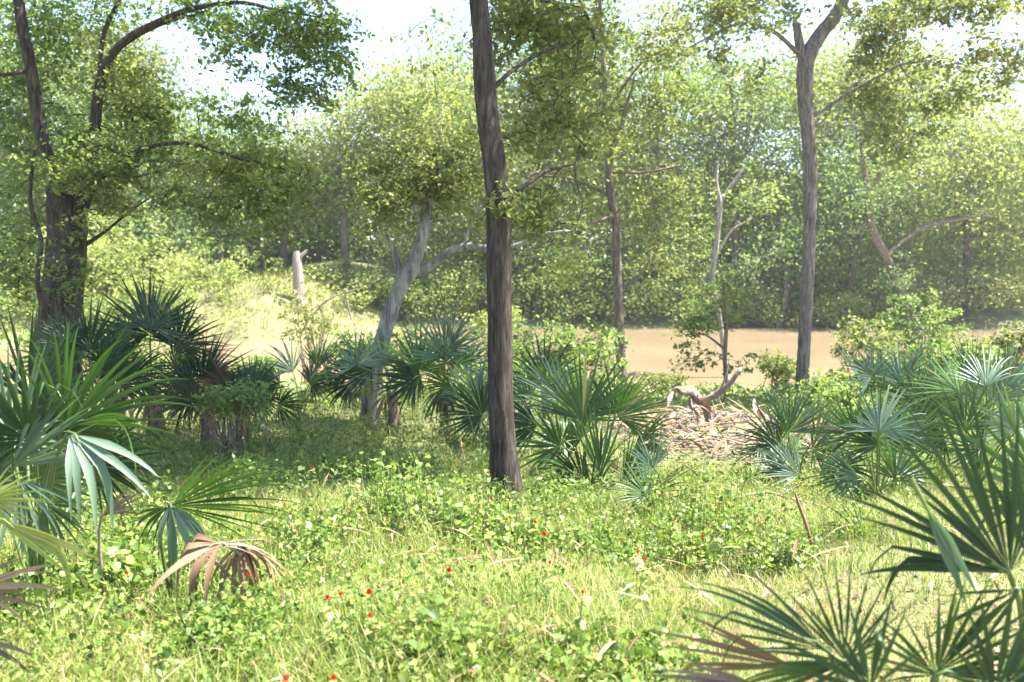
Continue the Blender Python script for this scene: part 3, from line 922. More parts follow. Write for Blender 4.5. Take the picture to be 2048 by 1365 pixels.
palmetto(60, 3.9, 'large blue green palmetto filling the left edge with white lit drooping leaf tips', [
    fd(25, 935, 84, 285, 3.7, spread=150, nseg=26, mat='palmblue', lean=-.1, sag=.06),
    fd(130, 858, 42, 275, 3.8, spread=130, nseg=22, mat='palm', twist=.35, sag=.2),
    fd(140, 868, -40, 230, 3.6, spread=80, nseg=6, mat='palmblue', kinks=(0, 1, 2, 3), lean=-.3, twist=-.7, sag=.35, wmul=.95),
    fd(150, 850, 5, 210, 3.7, spread=50, nseg=7, mat='palm', kinks=(1, 4), twist=.5, sag=.3),
    fd(-60, 880, 100, 230, 4.1, spread=200, nseg=24, mat='palmblue', sag=.1),
    fd(60, 800, 60, 200, 4.4, spread=180, nseg=24, mat='palmdark', sag=.1),
    fd(70, 960, 70, 200, 4.3, spread=200, nseg=24, mat='palm', sag=.15),
    fd(190, 930, 20, 150, 4.6, spread=200, nseg=22, mat='palmdark', sag=.2),
    fd(20, 1010, 110, 190, 4.4, spread=200, nseg=22, mat='palmblue', sag=.2),
    fd(40, 960, 265, 170, 3.5, spread=170, nseg=18, mat='palmblue', sag=.25, lean=-.4),
    fd(90, 1010, 300, 130, 3.6, spread=150, nseg=16, mat='palm', sag=.25, lean=-.3),
], fill=3)
palmetto(-60, 3.4, 'small yellow edged palmetto low at the left edge', [
    fd(-25, 1000, 8, 130, 3.3, spread=150, nseg=18, mat='palmyel', twist=.2),
    fd(-40, 985, 40, 120, 3.4, spread=160, nseg=18, mat='palmdark'),
    fd(-5, 1040, -28, 240, 3.1, spread=26, nseg=5, mat='palmyel', sag=.06, wmul=2.2, label='yellowing frond with orange tips', jit=.4),
])
palmetto(335, 4.0, 'low palmetto with one sunlit frond reaching right at lower left', [
    fd(345, 1012, 16, 265, 3.9, spread=90, nseg=18, mat='palm', twist=.55, sag=.12),
    fd(340, 1012, -60, 150, 3.85, spread=110, nseg=7, mat='palmblue', kinks=(2,), sag=.5, wmul=1.1, lean=-.2),
    fd(335, 1015, 215, 95, 4.0, spread=90, nseg=10, mat='palm', sag=.35),
])
palmetto(196, 4.0, 'withered grey palmetto frond on a dark stalk at lower left', [
    fd(205, 1032, 32, 110, 3.9, spread=60, nseg=12, mat='palmgrey', twist=.6, sag=.2, wmul=1.4),
], name='withered_palmetto')
palmetto(520, 3.7, 'dead brown palmetto frond draped over the herbs at lower left', [
    fd(440, 1088, 196, 175, 3.55, spread=120, nseg=8, mat='palmdead', kinks=(0, 2, 3, 5, 6), sag=.7, wmul=1.15, lean=-.45, twist=1.0),
    fd(480, 1092, 262, 150, 3.65, spread=120, nseg=8, mat='palmdead', kinks=(1, 3, 5), sag=.5, wmul=1.0, lean=-.5, twist=.6),
    fd(480, 1088, -25, 165, 3.7, spread=90, nseg=9, mat='palmdead', sag=.6, wmul=1.4, twist=.9, kinks=(1, 3, 5)),
    fd(400, 1092, 5, 170, 3.6, spread=40, nseg=7, mat='palmgrey', sag=.25, wmul=1.7, twist=1.2),
], name='dead_palmetto')
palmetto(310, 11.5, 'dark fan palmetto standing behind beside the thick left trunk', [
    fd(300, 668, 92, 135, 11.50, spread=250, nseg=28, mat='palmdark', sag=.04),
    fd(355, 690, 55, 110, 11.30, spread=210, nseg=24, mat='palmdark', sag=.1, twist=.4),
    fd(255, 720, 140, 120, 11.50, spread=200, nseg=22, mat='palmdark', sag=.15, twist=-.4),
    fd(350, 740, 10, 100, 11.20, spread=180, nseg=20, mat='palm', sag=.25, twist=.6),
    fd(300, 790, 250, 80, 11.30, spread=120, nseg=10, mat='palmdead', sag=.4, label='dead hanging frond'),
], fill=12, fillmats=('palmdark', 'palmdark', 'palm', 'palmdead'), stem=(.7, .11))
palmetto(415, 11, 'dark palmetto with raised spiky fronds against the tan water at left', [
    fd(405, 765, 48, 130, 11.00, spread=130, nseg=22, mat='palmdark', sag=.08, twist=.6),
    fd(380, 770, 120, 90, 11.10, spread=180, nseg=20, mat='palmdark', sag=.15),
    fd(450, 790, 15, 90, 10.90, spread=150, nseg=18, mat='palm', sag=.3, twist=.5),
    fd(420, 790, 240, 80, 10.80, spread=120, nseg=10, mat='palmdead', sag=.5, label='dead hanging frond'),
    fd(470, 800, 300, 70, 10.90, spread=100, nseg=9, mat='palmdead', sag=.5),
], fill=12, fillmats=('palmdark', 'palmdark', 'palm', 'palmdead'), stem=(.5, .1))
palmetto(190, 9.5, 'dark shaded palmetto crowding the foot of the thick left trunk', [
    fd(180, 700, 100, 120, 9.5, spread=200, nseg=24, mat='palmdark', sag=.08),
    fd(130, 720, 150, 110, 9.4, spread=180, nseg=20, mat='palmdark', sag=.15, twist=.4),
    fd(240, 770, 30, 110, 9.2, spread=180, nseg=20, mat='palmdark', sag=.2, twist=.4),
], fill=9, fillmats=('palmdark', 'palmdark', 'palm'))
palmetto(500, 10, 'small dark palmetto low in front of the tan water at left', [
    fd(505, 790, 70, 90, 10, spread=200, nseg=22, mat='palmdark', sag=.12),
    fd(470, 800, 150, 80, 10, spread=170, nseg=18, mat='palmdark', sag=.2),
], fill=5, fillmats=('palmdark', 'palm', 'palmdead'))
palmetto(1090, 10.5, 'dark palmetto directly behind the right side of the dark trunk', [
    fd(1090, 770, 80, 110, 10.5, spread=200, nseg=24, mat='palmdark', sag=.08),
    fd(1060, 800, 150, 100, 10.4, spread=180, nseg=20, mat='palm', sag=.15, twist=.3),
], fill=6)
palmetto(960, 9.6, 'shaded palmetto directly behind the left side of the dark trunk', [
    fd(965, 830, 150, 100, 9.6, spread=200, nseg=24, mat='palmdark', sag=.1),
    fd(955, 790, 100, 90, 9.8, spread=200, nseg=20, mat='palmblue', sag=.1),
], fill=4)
palmetto(600, 11.8, 'thin silvery palmetto arching over the water left of the leaning trunk', [
    fd(585, 745, 120, 80, 11.80, spread=120, nseg=14, mat='palmblue', sag=.4, twist=.5),
    fd(560, 770, 170, 75, 11.80, spread=160, nseg=16, mat='palm', sag=.3),
    fd(635, 735, 88, 80, 12.00, spread=110, nseg=14, mat='palm', sag=.05, twist=.8),
    fd(620, 770, 30, 70, 11.80, spread=120, nseg=14, mat='palmblue', sag=.2, twist=.6),
], fill=3)
palmetto(785, 12, 'palmetto with a brown stem drooping left below the leaning trunk', [
    fd(745, 740, 170, 105, 12.00, spread=150, nseg=20, mat='palmdark', sag=.35, twist=.4),
    fd(770, 735, 100, 80, 12.10, spread=150, nseg=18, mat='palmblue', sag=.1, twist=.5),
    fd(700, 770, 215, 70, 12.00, spread=130, nseg=14, mat='palmdark', sag=.3),
    fd(770, 790, 265, 70, 11.90, spread=110, nseg=9, mat='palmdead', sag=.4, label='dead hanging frond'),
], fill=4, stem=(.75, .08))
palmetto(890, 11.7, 'palmetto on a short brown stem with a bright front fan left of the dark trunk', [
    fd(888, 712, 84, 118, 11.60, spread=220, nseg=26, mat='palmblue', sag=.03),
    fd(840, 742, 110, 110, 11.80, spread=230, nseg=26, mat='palm', sag=.08),
    fd(925, 740, 30, 90, 11.80, spread=200, nseg=22, mat='palm', sag=.2, twist=.4),
    fd(830, 765, 190, 90, 11.70, spread=170, nseg=18, mat='palmdark', sag=.3),
    fd(880, 780, 275, 75, 11.60, spread=140, nseg=12, mat='palmdark', sag=.35),
    fd(905, 770, 250, 80, 11.60, spread=60, nseg=6, mat='palmdead', sag=.3),
], fill=5, stem=(.8, .075))
palmetto(1195, 8.4, 'dark green palmetto with tall fans right of the dark trunk', [
    fd(1165, 840, 84, 165, 8.0, spread=170, nseg=26, mat='palm', sag=.04),
    fd(1235, 835, 32, 125, 8.3, spread=150, nseg=22, mat='palm', sag=.12, twist=.3),
    fd(1230, 830, 110, 120, 8.5, spread=130, nseg=20, mat='palmdark', sag=.05),
    fd(1125, 800, 135, 115, 8.5, spread=130, nseg=18, mat='palmblue', sag=.08, twist=.3),
    fd(1075, 850, 178, 120, 8.6, spread=130, nseg=20, mat='palmdark', sag=.12),
    fd(1200, 950, 90, 170, 7.6, spread=70, nseg=10, mat='palm', sag=.02, twist=.5),
    fd(1245, 965, 60, 150, 7.6, spread=80, nseg=12, mat='palm', sag=.06, twist=.5),
    fd(1235, 965, 25, 110, 7.9, spread=120, nseg=16, mat='palmblue', sag=.2, twist=.5),
    fd(1165, 960, 150, 110, 7.8, spread=140, nseg=18, mat='palmdark', sag=.2),
    fd(1180, 1000, 110, 120, 7.4, spread=160, nseg=18, mat='palmdark', sag=.12),
], fill=7)
palmetto(1330, 6.8, 'low palmetto with dark arching leaf ends in front of the brush heap', [
    fd(1310, 985, 40, 115, 6.8, spread=90, nseg=14, mat='palm', sag=.35, twist=.7),
    fd(1330, 1000, 12, 120, 6.7, spread=70, nseg=12, mat='palmdark', sag=.3, twist=.8),
    fd(1310, 1000, 140, 80, 6.8, spread=110, nseg=14, mat='palmdark', sag=.3),
], fill=3)
palmetto(1500, 7.4, 'small yellowing palmetto at the foot of the brush heap', [
    fd(1495, 985, 140, 85, 7.4, spread=90, nseg=11, mat='palmyel', sag=.2, twist=.4),
    fd(1500, 985, 70, 75, 7.5, spread=110, nseg=12, mat='palm', sag=.2),
    fd(1500, 990, 15, 80, 7.4, spread=80, nseg=9, mat='palmyel', sag=.3),
])
palmetto(1595, 8, 'pale blue palmetto fanning upward in front of the grey trunk', [
    fd(1578, 865, 84, 120, 8, spread=170, nseg=28, mat='palmblue', sag=.03),
    fd(1555, 890, 130, 110, 8, spread=150, nseg=22, mat='palm', sag=.08),
    fd(1630, 880, 40, 100, 7.9, spread=150, nseg=20, mat='palmblue', sag=.12),
    fd(1600, 950, 150, 110, 7.4, spread=120, nseg=18, mat='palmblue', sag=.2, twist=.4),
    fd(1640, 950, 30, 110, 7.4, spread=140, nseg=18, mat='palmblue', sag=.25, twist=.3),
    fd(1580, 950, 200, 90, 7.4, spread=120, nseg=14, mat='palm', sag=.3),
], fill=6)
palmetto(1760, 7, 'wide mid green palmetto between the pale blue one and the right edge', [
    fd(1760, 890, 95, 120, 7, spread=230, nseg=28, mat='palmdark', sag=.06),
    fd(1710, 870, 130, 110, 7.1, spread=180, nseg=22, mat='palm', sag=.12),
    fd(1810, 880, 50, 120, 6.9, spread=170, nseg=22, mat='palm', sag=.1),
    fd(1720, 960, 200, 100, 6.6, spread=150, nseg=16, mat='palmblue', sag=.3),
    fd(1700, 980, 300, 80, 6.5, spread=140, nseg=14, mat='palm', sag=.35),
    fd(1790, 960, 70, 110, 6.4, spread=180, nseg=22, mat='palm', sag=.15),
], fill=8)
palmetto(1880, 9.5, 'bluish palmetto standing tall against the water at the right', [
    fd(1722, 765, 116, 95, 9.5, spread=26, nseg=5, mat='palmblue', sag=.02, twist=.7),
    fd(1757, 745, 88, 75, 9.6, spread=40, nseg=8, mat='palm', sag=.02, twist=.6),
    fd(1815, 750, 60, 90, 9.5, spread=50, nseg=9, mat='palmblue', sag=.05, twist=.6),
    fd(1870, 800, 95, 110, 9.2, spread=150, nseg=24, mat='palmblue', sag=.06),
    fd(1830, 800, 130, 100, 9.3, spread=130, nseg=18, mat='palm', sag=.12),
], fill=7)
palmetto(1960, 7.6, 'bright green upright palmetto near the right edge', [
    fd(1945, 770, 102, 120, 7.6, spread=80, nseg=16, mat='palm', sag=.03, twist=.3),
    fd(1985, 800, 70, 130, 7.6, spread=150, nseg=24, mat='palmblue', sag=.08),
    fd(2010, 770, 40, 110, 7.7, spread=150, nseg=20, mat='palmblue', sag=.1),
    fd(1930, 860, 100, 120, 7.0, spread=200, nseg=26, mat='palm', sag=.06),
    fd(2030, 860, 120, 110, 6.8, spread=200, nseg=24, mat='palmblue', sag=.15),
    fd(1960, 900, 160, 90, 6.8, spread=150, nseg=18, mat='palmdark', sag=.2),
], fill=8)
palmetto(1720, 5.6, 'small plant of broad pale green blades below the right hand palmettos', [
    fd(1722, 1060, 95, 75, 5.6, spread=200, nseg=12, mat='palmyel', sag=.3, wmul=.5),
    fd(1715, 1062, 150, 95, 5.6, spread=60, nseg=5, mat='palm', sag=.35, wmul=.6),
], name='strap_leaf_plant')
palmetto(2075, 2.4, 'huge dark near palmetto fan at the right edge', [
    fd(2020, 1148, 122, 430, 2.3, spread=112, nseg=19, mat='palmdark', sag=.06, cup=.1, wmul=1.0),
    fd(2005, 1140, 174, 330, 2.3, spread=14, nseg=2, mat='palmdark', sag=.13, wmul=1.6, jit=.3),
    fd(2060, 1120, 75, 290, 2.5, spread=110, nseg=14, mat='palmdark', sag=.08),
    fd(2040, 1180, 210, 230, 2.3, spread=60, nseg=4, mat='palmdark', sag=.1, wmul=.6),
    fd(2100, 1000, 130, 260, 3.2, spread=150, nseg=18, mat='palm', sag=.1),
    fd(1850, 1010, -60, 270, 2.2, spread=14, nseg=2, mat='palmblue', sag=.1, wmul=2.0, pet=False, jit=.3, label='sunlit hanging leaf'),
])
palmetto(1700, 2.15, 'near palmetto with thin dark raised leaf blades at the bottom right', [
    fd(1690, 1320, 92, 235, 2.15, spread=120, nseg=12, mat='palmdark', sag=.02, wmul=.5, jit=.6),
    fd(1650, 1300, 152, 350, 2.1, spread=48, nseg=8, mat='palmdark', sag=.15, wmul=.9, twist=.2, kinks=()),
    fd(1700, 1325, 196, 300, 2.1, spread=60, nseg=9, mat='palm', sag=.15, wmul=1.0),
    fd(1740, 1380, 120, 240, 2.0, spread=140, nseg=12, mat='palmdark', sag=.1, wmul=.8),
    fd(1700, 1330, 60, 150, 2.2, spread=60, nseg=5, mat='palm', sag=.05, wmul=.6),
])
palmetto(1890, 2.2, 'near palmetto with grey green blades at the bottom right corner', [
    fd(1875, 1345, 42, 255, 2.2, spread=120, nseg=12, mat='palm', sag=.05, wmul=.85),
    fd(1880, 1350, 5, 220, 2.1, spread=40, nseg=6, mat='palmdark', sag=.03, wmul=1.1),
    fd(1870, 1350, 140, 170, 2.2, spread=100, nseg=9, mat='palm', sag=.1, wmul=.8),
    fd(1990, 1390, 60, 260, 2.1, spread=150, nseg=16, mat='palmdark', sag=.08),
])
palmetto(1560, 2.3, 'dead brown palmetto blades lying along the bottom right foreground', [
    fd(1590, 1335, 166, 330, 2.3, spread=34, nseg=7, mat='palmdead', sag=.05, wmul=1.3, pet=False),
    fd(1520, 1372, 172, 240, 2.2, spread=30, nseg=4, mat='palmgrey', sag=.05, wmul=1.2, pet=False),
], name='dead_palmetto')
palmetto(10, 3.1, 'dead tan palmetto blades at the bottom left edge', [
    fd(-60, 1180, 10, 200, 3.1, spread=70, nseg=7, mat='palmdead', sag=.2, wmul=1.0, pet=False),
    fd(-50, 1280, -20, 150, 2.9, spread=60, nseg=5, mat='palmgrey', sag=.2, wmul=1.0, pet=False),
], name='dead_palmetto')

# ------------------------------------------------------------------ brush heap and driftwood
c = hit(1390, 880)
HEAP = (c.x + .15, c.y)
root = empty('brush_heap', (c.x, c.y, gz(c.x, c.y)), 'heap of dry pinkish brown dead fronds and sticks near the water', 'brush heap')
rel = np.array(root.location)
for k in range(560):
    px = random.uniform(-1, 1)
    x = c.x + px * 1.35 + .15
    y = c.y + random.uniform(-2.4, 2.2)
    hh = .48 * random.uniform(.5, 1.2) * max(0, 1 - abs(px) ** 2) * max(.1, 1 - abs(y - c.y) / 2.8) + .04
    z = gz(x, y) + random.uniform(.3, 1) * hh
    L = random.uniform(.25, .75)
    an = random.gauss(0, 1.0) + (pi if random.random() < .5 else 0)
    el = random.gauss(0, .34)
    d = np.array([cos(an) * cos(el), sin(an) * cos(el), sin(el)])
    p0 = np.array([x, y, z])
    if k % 5:
        s = np.cross(d, [0, 0, 1.0]); s /= np.linalg.norm(s)
        V, Fq = segment(d, s, np.array([0, 0, 1.0]), L * .8, random.uniform(.04, .09), random.uniform(.05, .6), 0)
        mesh('dead_leaf', V + p0, Fq, M['palmgrey' if k % 2 else 'palmdead'], root, rel=rel, rnd=np.full(len(Fq), random.random()))
    else:
        V, Fq = tube([p0 - d * L * .6, p0 + rng.normal(size=3) * .03, p0 + d * L * .6], [.012, .010, .005], 5, .3)
        mesh('stick', V, Fq, M['drift'], root, rel=rel)

Y = 12.6


def branch_thing(name, label, cat, mat, mains, subs=(), end=None):
    p0 = mains[0][0]
    base = Vector((p0.x, p0.y, p0.z))
    root = empty(name, base, label, cat)
    V, Fq = tube([q[0] for q in mains], [q[1] * .55 for q in mains], 12, .04, .3, random.random() * 5)
    mesh('main_branch', V, Fq, M[mat], root, rel=base)
    for L in subs:
        V, Fq = tube([q[0] for q in L], [q[1] * .75 for q in L], 9, .05, .25, random.random() * 5)
        mesh('side_branch', V, Fq, M[mat], root, rel=base)
    if end is not None:
        q, r_, d = end
        V, Fq = tube([q, q + d * .03, q + d * .05], [r_ * 1.05, r_ * 1.02, r_ * .2], 12, .02)
        mesh('cut_end', V, Fq, M['cutwood'], root, rel=base)
    return root


e = P(1478, 742, Y - .4)
branch_thing('fallen_branch', 'gnarled dead branch with a white broken end above the brush heap', 'branch', 'drift',
             [PR(1420, 850, Y - .3, 30), PR(1412, 815, Y - .2, 30), PR(1400, 802, Y, 28), PR(1382, 785, Y, 26), PR(1366, 788, Y, 17), PR(1352, 778, Y + .1, 15), PR(1330, 800, Y + .1, 12), PR(1305, 808, Y + .2, 5)],
             [[PR(1405, 802, Y - .1, 20), PR(1440, 785, Y - .3, 18), PR(1462, 765, Y - .4, 15), PR(1477, 744, Y - .4, 12)],
              [PR(1395, 790, Y, 12), PR(1380, 810, Y, 10), PR(1400, 835, Y, 8)],
              [PR(1440, 785, Y - .3, 8), PR(1452, 750, Y - .3, 6), PR(1458, 720, Y - .3, 3)]],
             (e, .032, Vector((.4, -.2, .8)).normalized()))
branch_thing('fallen_stick', 'thin pale curved stick lying in the herbs right of the dark trunk base', 'stick', 'drift',
             [PR(1030, 1045, 6.6, 5), PR(1060, 1028, 6.6, 9), PR(1100, 1022, 6.6, 8), PR(1130, 1035, 6.6, 3)])
branch_thing('fallen_stick', 'long bare stick lying below the pale blue palmetto', 'stick', 'drift',
             [PR(1460, 1000, 6.6, 6), PR(1530, 985, 6.6, 9), PR(1590, 1000, 6.5, 8), PR(1680, 1020, 6.5, 4)],
             [[PR(1560, 992, 6.6, 6), PR(1600, 970, 6.6, 3)]])
branch_thing('dry_branch', 'leafless tan branch leaning over the grassy bank across the water', 'branch', 'drift',
             [PR(600, 670, 25, 8), PR(625, 630, 25, 8), PR(665, 595, 25, 7), PR(730, 575, 25, 4)],
             [[PR(640, 615, 25, 6), PR(650, 650, 25, 5), PR(640, 690, 25, 3)], [PR(690, 588, 25, 6), PR(700, 630, 25, 5), PR(715, 660, 25, 3)]])
branch_thing('broken_stalk', 'bent tan dead stalk standing in the grass below the right palmettos', 'stalk', 'palmdead',
             [PR(1625, 1095, 5.2, 10), PR(1612, 1050, 5.2, 12), PR(1598, 1010, 5.2, 11), PR(1590, 985, 5.2, 6)])

# ------------------------------------------------------------------ grass, herbs and litter
def field(n, ymin, ymax, power=1.6, xpad=.3):
    u = rng.uniform(0, 1, n)
    y = ymin + (ymax - ymin) * u ** power
    x = rng.uniform(-1, 1, n) * (y * .68 + xpad)
    return x, y


def vnoise(x, y, s, o=0):
    return (np.sin(x * s + o) * np.cos(y * s * 1.1 + o * 2) + np.sin((x + y) * s * .63 + 2 * o) * .7 + np.sin((x - y * 1.3) * s * 1.7 + o) * .5) / 2.2


def grass(name, x, y, hgt, wid, label, mat, bias=0.0, lean=.9, kind='stuff'):
    free = ((x - HEAP[0]) / 1.5) ** 2 + ((y - HEAP[1] + .3) / 2.6) ** 2 > rng.uniform(.75, 1.1, len(x))
    x, y = x[free], y[free]
    if np.ndim(hgt): hgt = hgt[free]
    N = len(x)
    z = ground(x, y)
    H = hgt * rng.uniform(.45, 1.25, N)
    az = rng.uniform(0, 2 * pi, N)
    dirx, diry = np.cos(az), np.sin(az)
    ln = lean * rng.uniform(.15, 1.3, N)
    ns = 4
    V = np.zeros((N, ns * 2 + 1, 3))
    for k in range(ns + 1):
        t = k / ns
        off = ln * t ** 1.8 * H
        zz = z + H * (t - .38 * ln * t ** 2.2)
        cx_, cy_ = x + dirx * off, y + diry * off
        wv = wid * (1 - t ** 1.5) * rng.uniform(.7, 1.2, N) * .5
        if k < ns:
            V[:, 2 * k] = np.stack([cx_ - diry * wv, cy_ + dirx * wv, zz], 1)
            V[:, 2 * k + 1] = np.stack([cx_ + diry * wv, cy_ - dirx * wv, zz], 1)
        else:
            V[:, 2 * ns] = np.stack([cx_, cy_, zz], 1)
    m_ = ns * 2 + 1
    idx = []
    for k in range(ns - 1):
        a = 2 * k
        idx += [[a, a + 1, a + 3], [a, a + 3, a + 2]]
    idx += [[2 * ns - 2, 2 * ns - 1, 2 * ns]]
    idx = np.array(idx)
    Ft = (np.arange(N)[:, None, None] * m_ + idx[None]).reshape(-1, 3)
    rn = np.clip(rng.normal(.45, .22, N) + .2 * vnoise(x, y, 1.9, 1) + .12 * vnoise(x, y, 4.3, 2) + bias, 0, 1)
    return tag(mesh(name, V.reshape(-1, 3), Ft, M[mat], rnd=np.repeat(rn, len(idx)), smooth=True), label, 'grass', kind=kind)


x, y = field(80000, 2.2, 9, 1.25)
hh = .23 + .12 * vnoise(x, y, 1.5, .3)
# mown-looking short turf at the lower right
short = 1 / (1 + np.exp(-((x - .9) * 3))) * (y < 5.4)
hh = hh * (1 - .62 * short)
grass('grass', x, y, hh, .0055, 'long fine green grass covering the sunny foreground', 'grass', bias=.12)
x, y = field(26000, 8, 20, 1.3, 1)
grass('grass', x, y, .30 + .12 * vnoise(x, y, .9, .3), .011, 'shaded grass running down to the near bank', 'grass', bias=-.05)
# far bank grass
x = rng.uniform(-30, 0, 9000)
y = rng.uniform(37, 52, 9000)
keep = ground(x, y) > .15
x, y = x[keep], y[keep]
grass('bank_grass', x, y, .55, .05, 'sunlit yellow green grass on the far bank', 'bankgrass', lean=.6)

# low herb leaves (ground cover)
n = 5200
x, y = field(n, 2.3, 11, 1.3)
d = vnoise(x, y, 1.3, 2) - .12 - 1.2 * (x > .5 + .1 * y) * (y < 5.5)
keep = (d + rng.uniform(-.5, .5, n) > .1) & (((x - HEAP[0]) / 1.6) ** 2 + ((y - HEAP[1] + .3) / 2.8) ** 2 > 1)
x, y = x[keep], y[keep]
hgt = .12 + .16 * np.clip(vnoise(x, y, 1.1, 4) + .4, 0, 1.4)
pts, rr = clump_points(np.stack([x, y, ground(x, y) + hgt * .7], 1), .13, 9, .9)
rr = np.clip(rr + .25 * np.repeat(vnoise(x, y, 2.7, 1.3), 9), 0, 1)
V, Ft, rr = leaves(pts, .028, rr, up=.45, aspect=.85, fold=.2, rounded=True, size_var=.6)
tag(mesh('ground_cover', V, Ft, M['herb'], rnd=rr, smooth=False), 'low leafy herbs spreading through the grass', 'ground cover', kind='stuff')
# fine mixed herbs tangled in the foreground grass
n = 4600
x, y = field(n, 2.4, 8, 1.0)
keep = (vnoise(x, y, 1.7, 3) + rng.uniform(-.5, .5, n) > .05) & ~((x > .5 + .1 * y) & (y < 5.2))
x, y = x[keep], y[keep]
hgt = rng.uniform(.04, .24, len(x))
pts, rr = clump_points(np.stack([x, y, ground(x, y) + hgt], 1), .10, 16, 1.1)
V, Ft, rr = leaves(pts, .026, rr, up=.3, aspect=.5, size_var=.6)
tag(mesh('small_herbs', V, Ft, M['herb'], rnd=rr, smooth=False), 'small leaved herbs tangled among the foreground grass', 'herbs', kind='stuff')
# taller weeds in the shaded middle ground
n = 5200
x, y = field(n, 6.2, 17, 1.1, 1)
keep = (vnoise(x, y, .9, 6) + rng.uniform(-.6, .6, n) > -.3) & (((x - HEAP[0]) / 1.7) ** 2 + ((y - HEAP[1] + .6) / 3.2) ** 2 > 1) & ~((x > 1.2) & (y < 7.6))
x, y = x[keep], y[keep]
hgt = rng.uniform(.05, .34, len(x)) * (1 + .5 * vnoise(x, y, .7, 1))
pts, rr = clump_points(np.stack([x, y, ground(x, y) + hgt], 1), .13, 16, .9)
V, Ft, rr = leaves(pts, .05, rr * .8, up=.4, aspect=.5)
tag(mesh('weeds', V, Ft, M['green'], rnd=rr, smooth=False), 'knee high green weeds in the shade under the trees', 'weeds', kind='stuff')
# litter
x, y = field(9000, 2.3, 22, 1.3)
keep = vnoise(x, y, .8, 5) + rng.uniform(-.6, .6, len(x)) > .1
x, y = x[keep], y[keep]
V, Ft, rr = leaves(np.stack([x, y, ground(x, y) + rng.uniform(.01, .06, len(x))], 1), .055, rng.uniform(0, 1, len(x)), up=.6, aspect=.35, fold=.6)
tag(mesh('leaf_litter', V, Ft, M['litter'], rnd=rr, smooth=False), 'scattered dry brown leaves on the ground', 'leaf litter', kind='stuff')

# dead stems and fallen leaf blades strewn through the grass
Vs = []
for _ in range(900):
    q = P(random.uniform(-40, 2090), 900, 2.6 + 13 * random.random() ** 1.3)
    L = random.uniform(.08, .34)
    a, el_ = random.uniform(0, 2 * pi), random.gauss(.15, .3)
    d = np.array([cos(a) * cos(el_), sin(a) * cos(el_), sin(el_)])
    sd = np.cross(d, [0, 0, 1.0])
    V, Fq = segment(d, sd / np.linalg.norm(sd), np.array([0, 0, 1.0]), L, random.uniform(.006, .022), random.uniform(0, .6), 0)
    Vs.append((V + np.array([q.x, q.y, gz(q.x, q.y) + random.uniform(.05, .2)]), Fq))
V, Fq = join(Vs)
tag(mesh('dead_stems', V, Fq, M['palmdead'], rnd=np.repeat(rng.uniform(0, 1, 900), len(Vs[0][1]))), 'dead tan stems and blades strewn through the grass', 'dead stems', kind='stuff')

# leafy bushes of the foreground: one thing each, leaves in whorls up the stems
HB = [
    (830, 1010, 95, 70, .034, 'sunlit yellow green herb clump left of the dark trunk base', 1.0),
    (930, 1060, 60, 45, .032, 'pale round leaved herb clump nearest the dark trunk base', 1.0),
    (1020, 1075, 65, 40, .035, 'light herb clump with red flowers in front of the dark trunk', 1.0),
    (1420, 1040, 85, 60, .032, 'bright yellow green herb clump right of centre with orange red flowers', 1.0),
    (1370, 1100, 70, 50, .032, 'sunlit herb clump in front of the low arching palmetto', 1.0),
    (1560, 1110, 60, 40, .03, 'bright herb clump beside the bent dead stalk', 1.0),
    (230, 1160, 90, 60, .045, 'large leaved herb clump beside the dead brown frond at lower left', 1.1),
    (90, 1230, 90, 60, .036, 'pale herb clump at the bottom left edge', 1.0),
    (250, 1050, 70, 50, .034, 'small leaved herb clump around the withered grey frond', 1.0),
    (640, 1080, 80, 50, .03, 'herb clump right of the dead brown frond', 1.0),
    (900, 1300, 90, 50, .036, 'round leaved herb clump at the bottom centre', 1.0),
    (430, 1290, 90, 50, .03, 'herb clump at the bottom left below the dead brown frond', 1.0),
    (1190, 1090, 60, 35, .03, 'herb clump between the dark trunk and the bright right hand clump', 1.0),
    (560, 960, 70, 40, .03, 'shaded herb clump near the tip of the sunlit low frond', 1.0),
    (1230, 1330, 100, 40, .034, 'herb clump with dead leaves at the bottom right of centre', 1.0),
]
for cx, cy, rx, ry, lf, lab, _ in HB:
    c = hit(cx, cy + ry * .7)
    k = c.y / F
    base = Vector((c.x, c.y, gz(c.x, c.y)))
    root = empty('herb_clump', base, lab, 'herb')
    Hm = 2.0 * ry * k
    st, pts, rn = [], [], []
    for s in range(int(rx * .8)):
        x = c.x + rng.normal() * rx * k * .7
        y = c.y + rng.normal() * rx * k * .8
        z = gz(x, y)
        h = Hm * random.uniform(.3, 1.1)
        dx, dy_ = rng.normal(size=2) * .12 * h
        top = np.array([x + dx, y + dy_, z + h])
        bot = np.array([x, y, z])
        st.append(tube([bot, (bot + top) / 2 + rng.normal(size=3) * .01, top], [.004, .003, .002], 4, .15))
        cr = random.uniform(.25, .75)
        for q in range(15):
            t = random.uniform(.25, 1.03)
            a = random.uniform(0, 2 * pi)
            rr_ = lf * random.uniform(.5, 1.6)
            pts.append(bot + (top - bot) * t + np.array([cos(a) * rr_, sin(a) * rr_, random.uniform(-.01, .02)]))
            rn.append(min(1, max(0, cr + random.gauss(0, .15))))
    V, Ft, rr = leaves(np.array(pts), lf * 1.0, np.array(rn), up=.5, aspect=.9, fold=.2, size_var=.6, rounded=True)
    mesh('leaves', V, Ft, M['herb'], root, rnd=rr, smooth=False, rel=base)['kind'] = 'stuff'
    V, Fq = join(st)
    mesh('stems', V, Fq, M['stem'], root, rel=base)['kind'] = 'stuff'

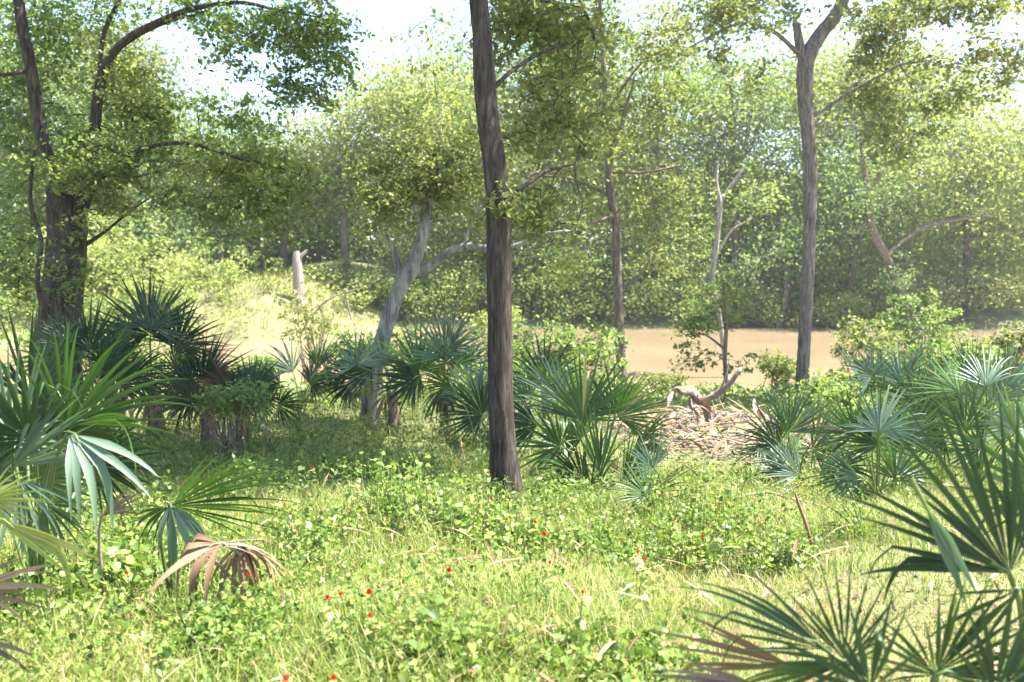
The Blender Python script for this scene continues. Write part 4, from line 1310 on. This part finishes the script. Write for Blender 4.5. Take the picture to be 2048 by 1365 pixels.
# red flowers, each plant a thing: stem, leaves, flower
def petal_mesh():
    V, Fq = [], []
    for k in range(6):
        a = k * pi / 3
        ca, sa = cos(a), sin(a)
        o = len(V)
        for (r_, z_, w_) in ((.12, 0, .18), (.45, .35, .36), (.62, .8, .34), (.35, 1.2, .05)):
            V += [(r_ * ca - sa * w_, r_ * sa + ca * w_, z_), (r_ * ca + sa * w_, r_ * sa - ca * w_, z_)]
        for q in range(3):
            b_ = o + 2 * q
            Fq.append((b_, b_ + 1, b_ + 3, b_ + 2))
    return np.array(V, float), np.array(Fq)


def herb_leaf():
    """heart shaped folded leaf along +X, unit length"""
    V = np.array([(0, 0, 0), (.5, 0, -.03), (1, 0, -.16), (-.05, .28, .07), (.3, .42, .1), (.72, .24, .0), (-.05, -.28, .07), (.3, -.42, .1), (.72, -.24, .0)])
    Fq = np.array([(0, 1, 4, 3), (1, 2, 5, 4), (0, 6, 7, 1), (1, 7, 8, 2)])
    return V, Fq


PV, PF = petal_mesh()
LV, LF = herb_leaf()
FL = [
    (1089, 1071, .036, 'largest scarlet flower right of the dark trunk base'),
    (1070, 1046, .026, 'scarlet flower just above the largest one right of the dark trunk base'),
    (984, 1000, .024, 'red flower directly at the foot of the dark trunk'),
    (972, 930, .022, 'red flower beside the lower left side of the dark trunk'),
    (1012, 1040, .020, 'small red flower in front of the dark trunk base'),
    (1276, 1106, .024, 'red flower in the grass midway between the dark trunk and the bent stalk'),
    (1292, 1120, .019, 'orange red flower touching its neighbour right of centre'),
    (1348, 1040, .022, 'orange red flower at the left of the bright right hand herb clump'),
    (1406, 1074, .024, 'orange flower low in the bright right hand herb clump'),
    (1440, 1014, .020, 'orange red flower at the top of the bright right hand herb clump'),
    (1365, 1057, .018, 'small orange flower inside the bright right hand herb clump'),
    (896, 1143, .028, 'red flower standing alone in the sunny grass below the pale herbs'),
    (740, 1187, .030, 'deep red flower in the grass right of the dead brown frond'),
    (743, 1233, .024, 'dark red flower lower down right of the dead brown frond'),
    (682, 1190, .019, 'small red flower left of the deep red one'),
    (656, 1197, .022, 'red flower closest to the dead brown frond'),
    (576, 1359, .026, 'red flower cut by the bottom edge left of centre'),
    (671, 1358, .024, 'second red flower at the bottom edge left of centre'),
    (414, 940, .024, 'dull red flower in the shade above the sunlit low frond'),
    (625, 934, .020, 'small red flower in the shaded herbs near the tip of the low frond'),
    (497, 1150, .022, 'red flower peeping behind the dead brown frond'),
    (1098, 1126, .018, 'tiny pinkish red flower in the sunny grass'),
    (1166, 1186, .018, 'tiny red flower low in the sunny grass right of centre'),
    (255, 1148, .020, 'red flower among the large leaves at lower left'),
]
leafmesh = None
for px, py, s, lab in FL:
    h = random.uniform(.24, .34)
    q = hit(px, py, h)
    base = Vector((q.x + random.uniform(-.04, .04), q.y + random.uniform(0, .05), 0))
    base.z = gz(base.x, base.y)
    root = empty('flowering_herb', base, lab, 'flower', 'red flowering herbs in the foreground')
    mid = (base + q) / 2 + Vector((random.uniform(-.02, .02), 0, 0))
    V, Fq = tube([base, mid, q], [.0035, .003, .002], 5, .06)
    mesh('stem', V, Fq, M['stem'], root, rel=base)
    sc = s * q.y / F * 1000 / 5.0 * .95
    sc = max(.010, min(.024, s * .62))
    tl = Vector((random.uniform(-.5, .5), -.6, .8)).to_track_quat('Z', 'Y').to_matrix()
    Vp = np.array([np.array(tl @ Vector(v)) for v in PV]) * sc + np.array(q)
    fo = mesh('flower', Vp, PF, M['flower'], root, rel=base)
    sV, sF = tube([np.array(q), np.array(q) + np.array(tl @ Vector((0, 0, 1.9))) * sc], [sc * .08, sc * .05], 5, .01)
    mesh('stamen', sV, sF, M['flower'], fo, rel=base)
    for k in range(8):
        t = random.uniform(.3, .97)
        pt = base.lerp(q, t)
        o = None
        if leafmesh is None:
            o = mesh('leaf', LV, LF, M['herb'], root)
            leafmesh = o.data
        else:
            o = bpy.data.objects.new('leaf', leafmesh)
            C.objects.link(o)
            o.parent = root
        o.location = pt - base
        o.rotation_euler = (random.uniform(-.3, .3), random.uniform(-.2, .5), k * 2.4 + random.uniform(-.4, .4))
        ls = random.uniform(.03, .055)
        o.scale = (ls, ls, ls)
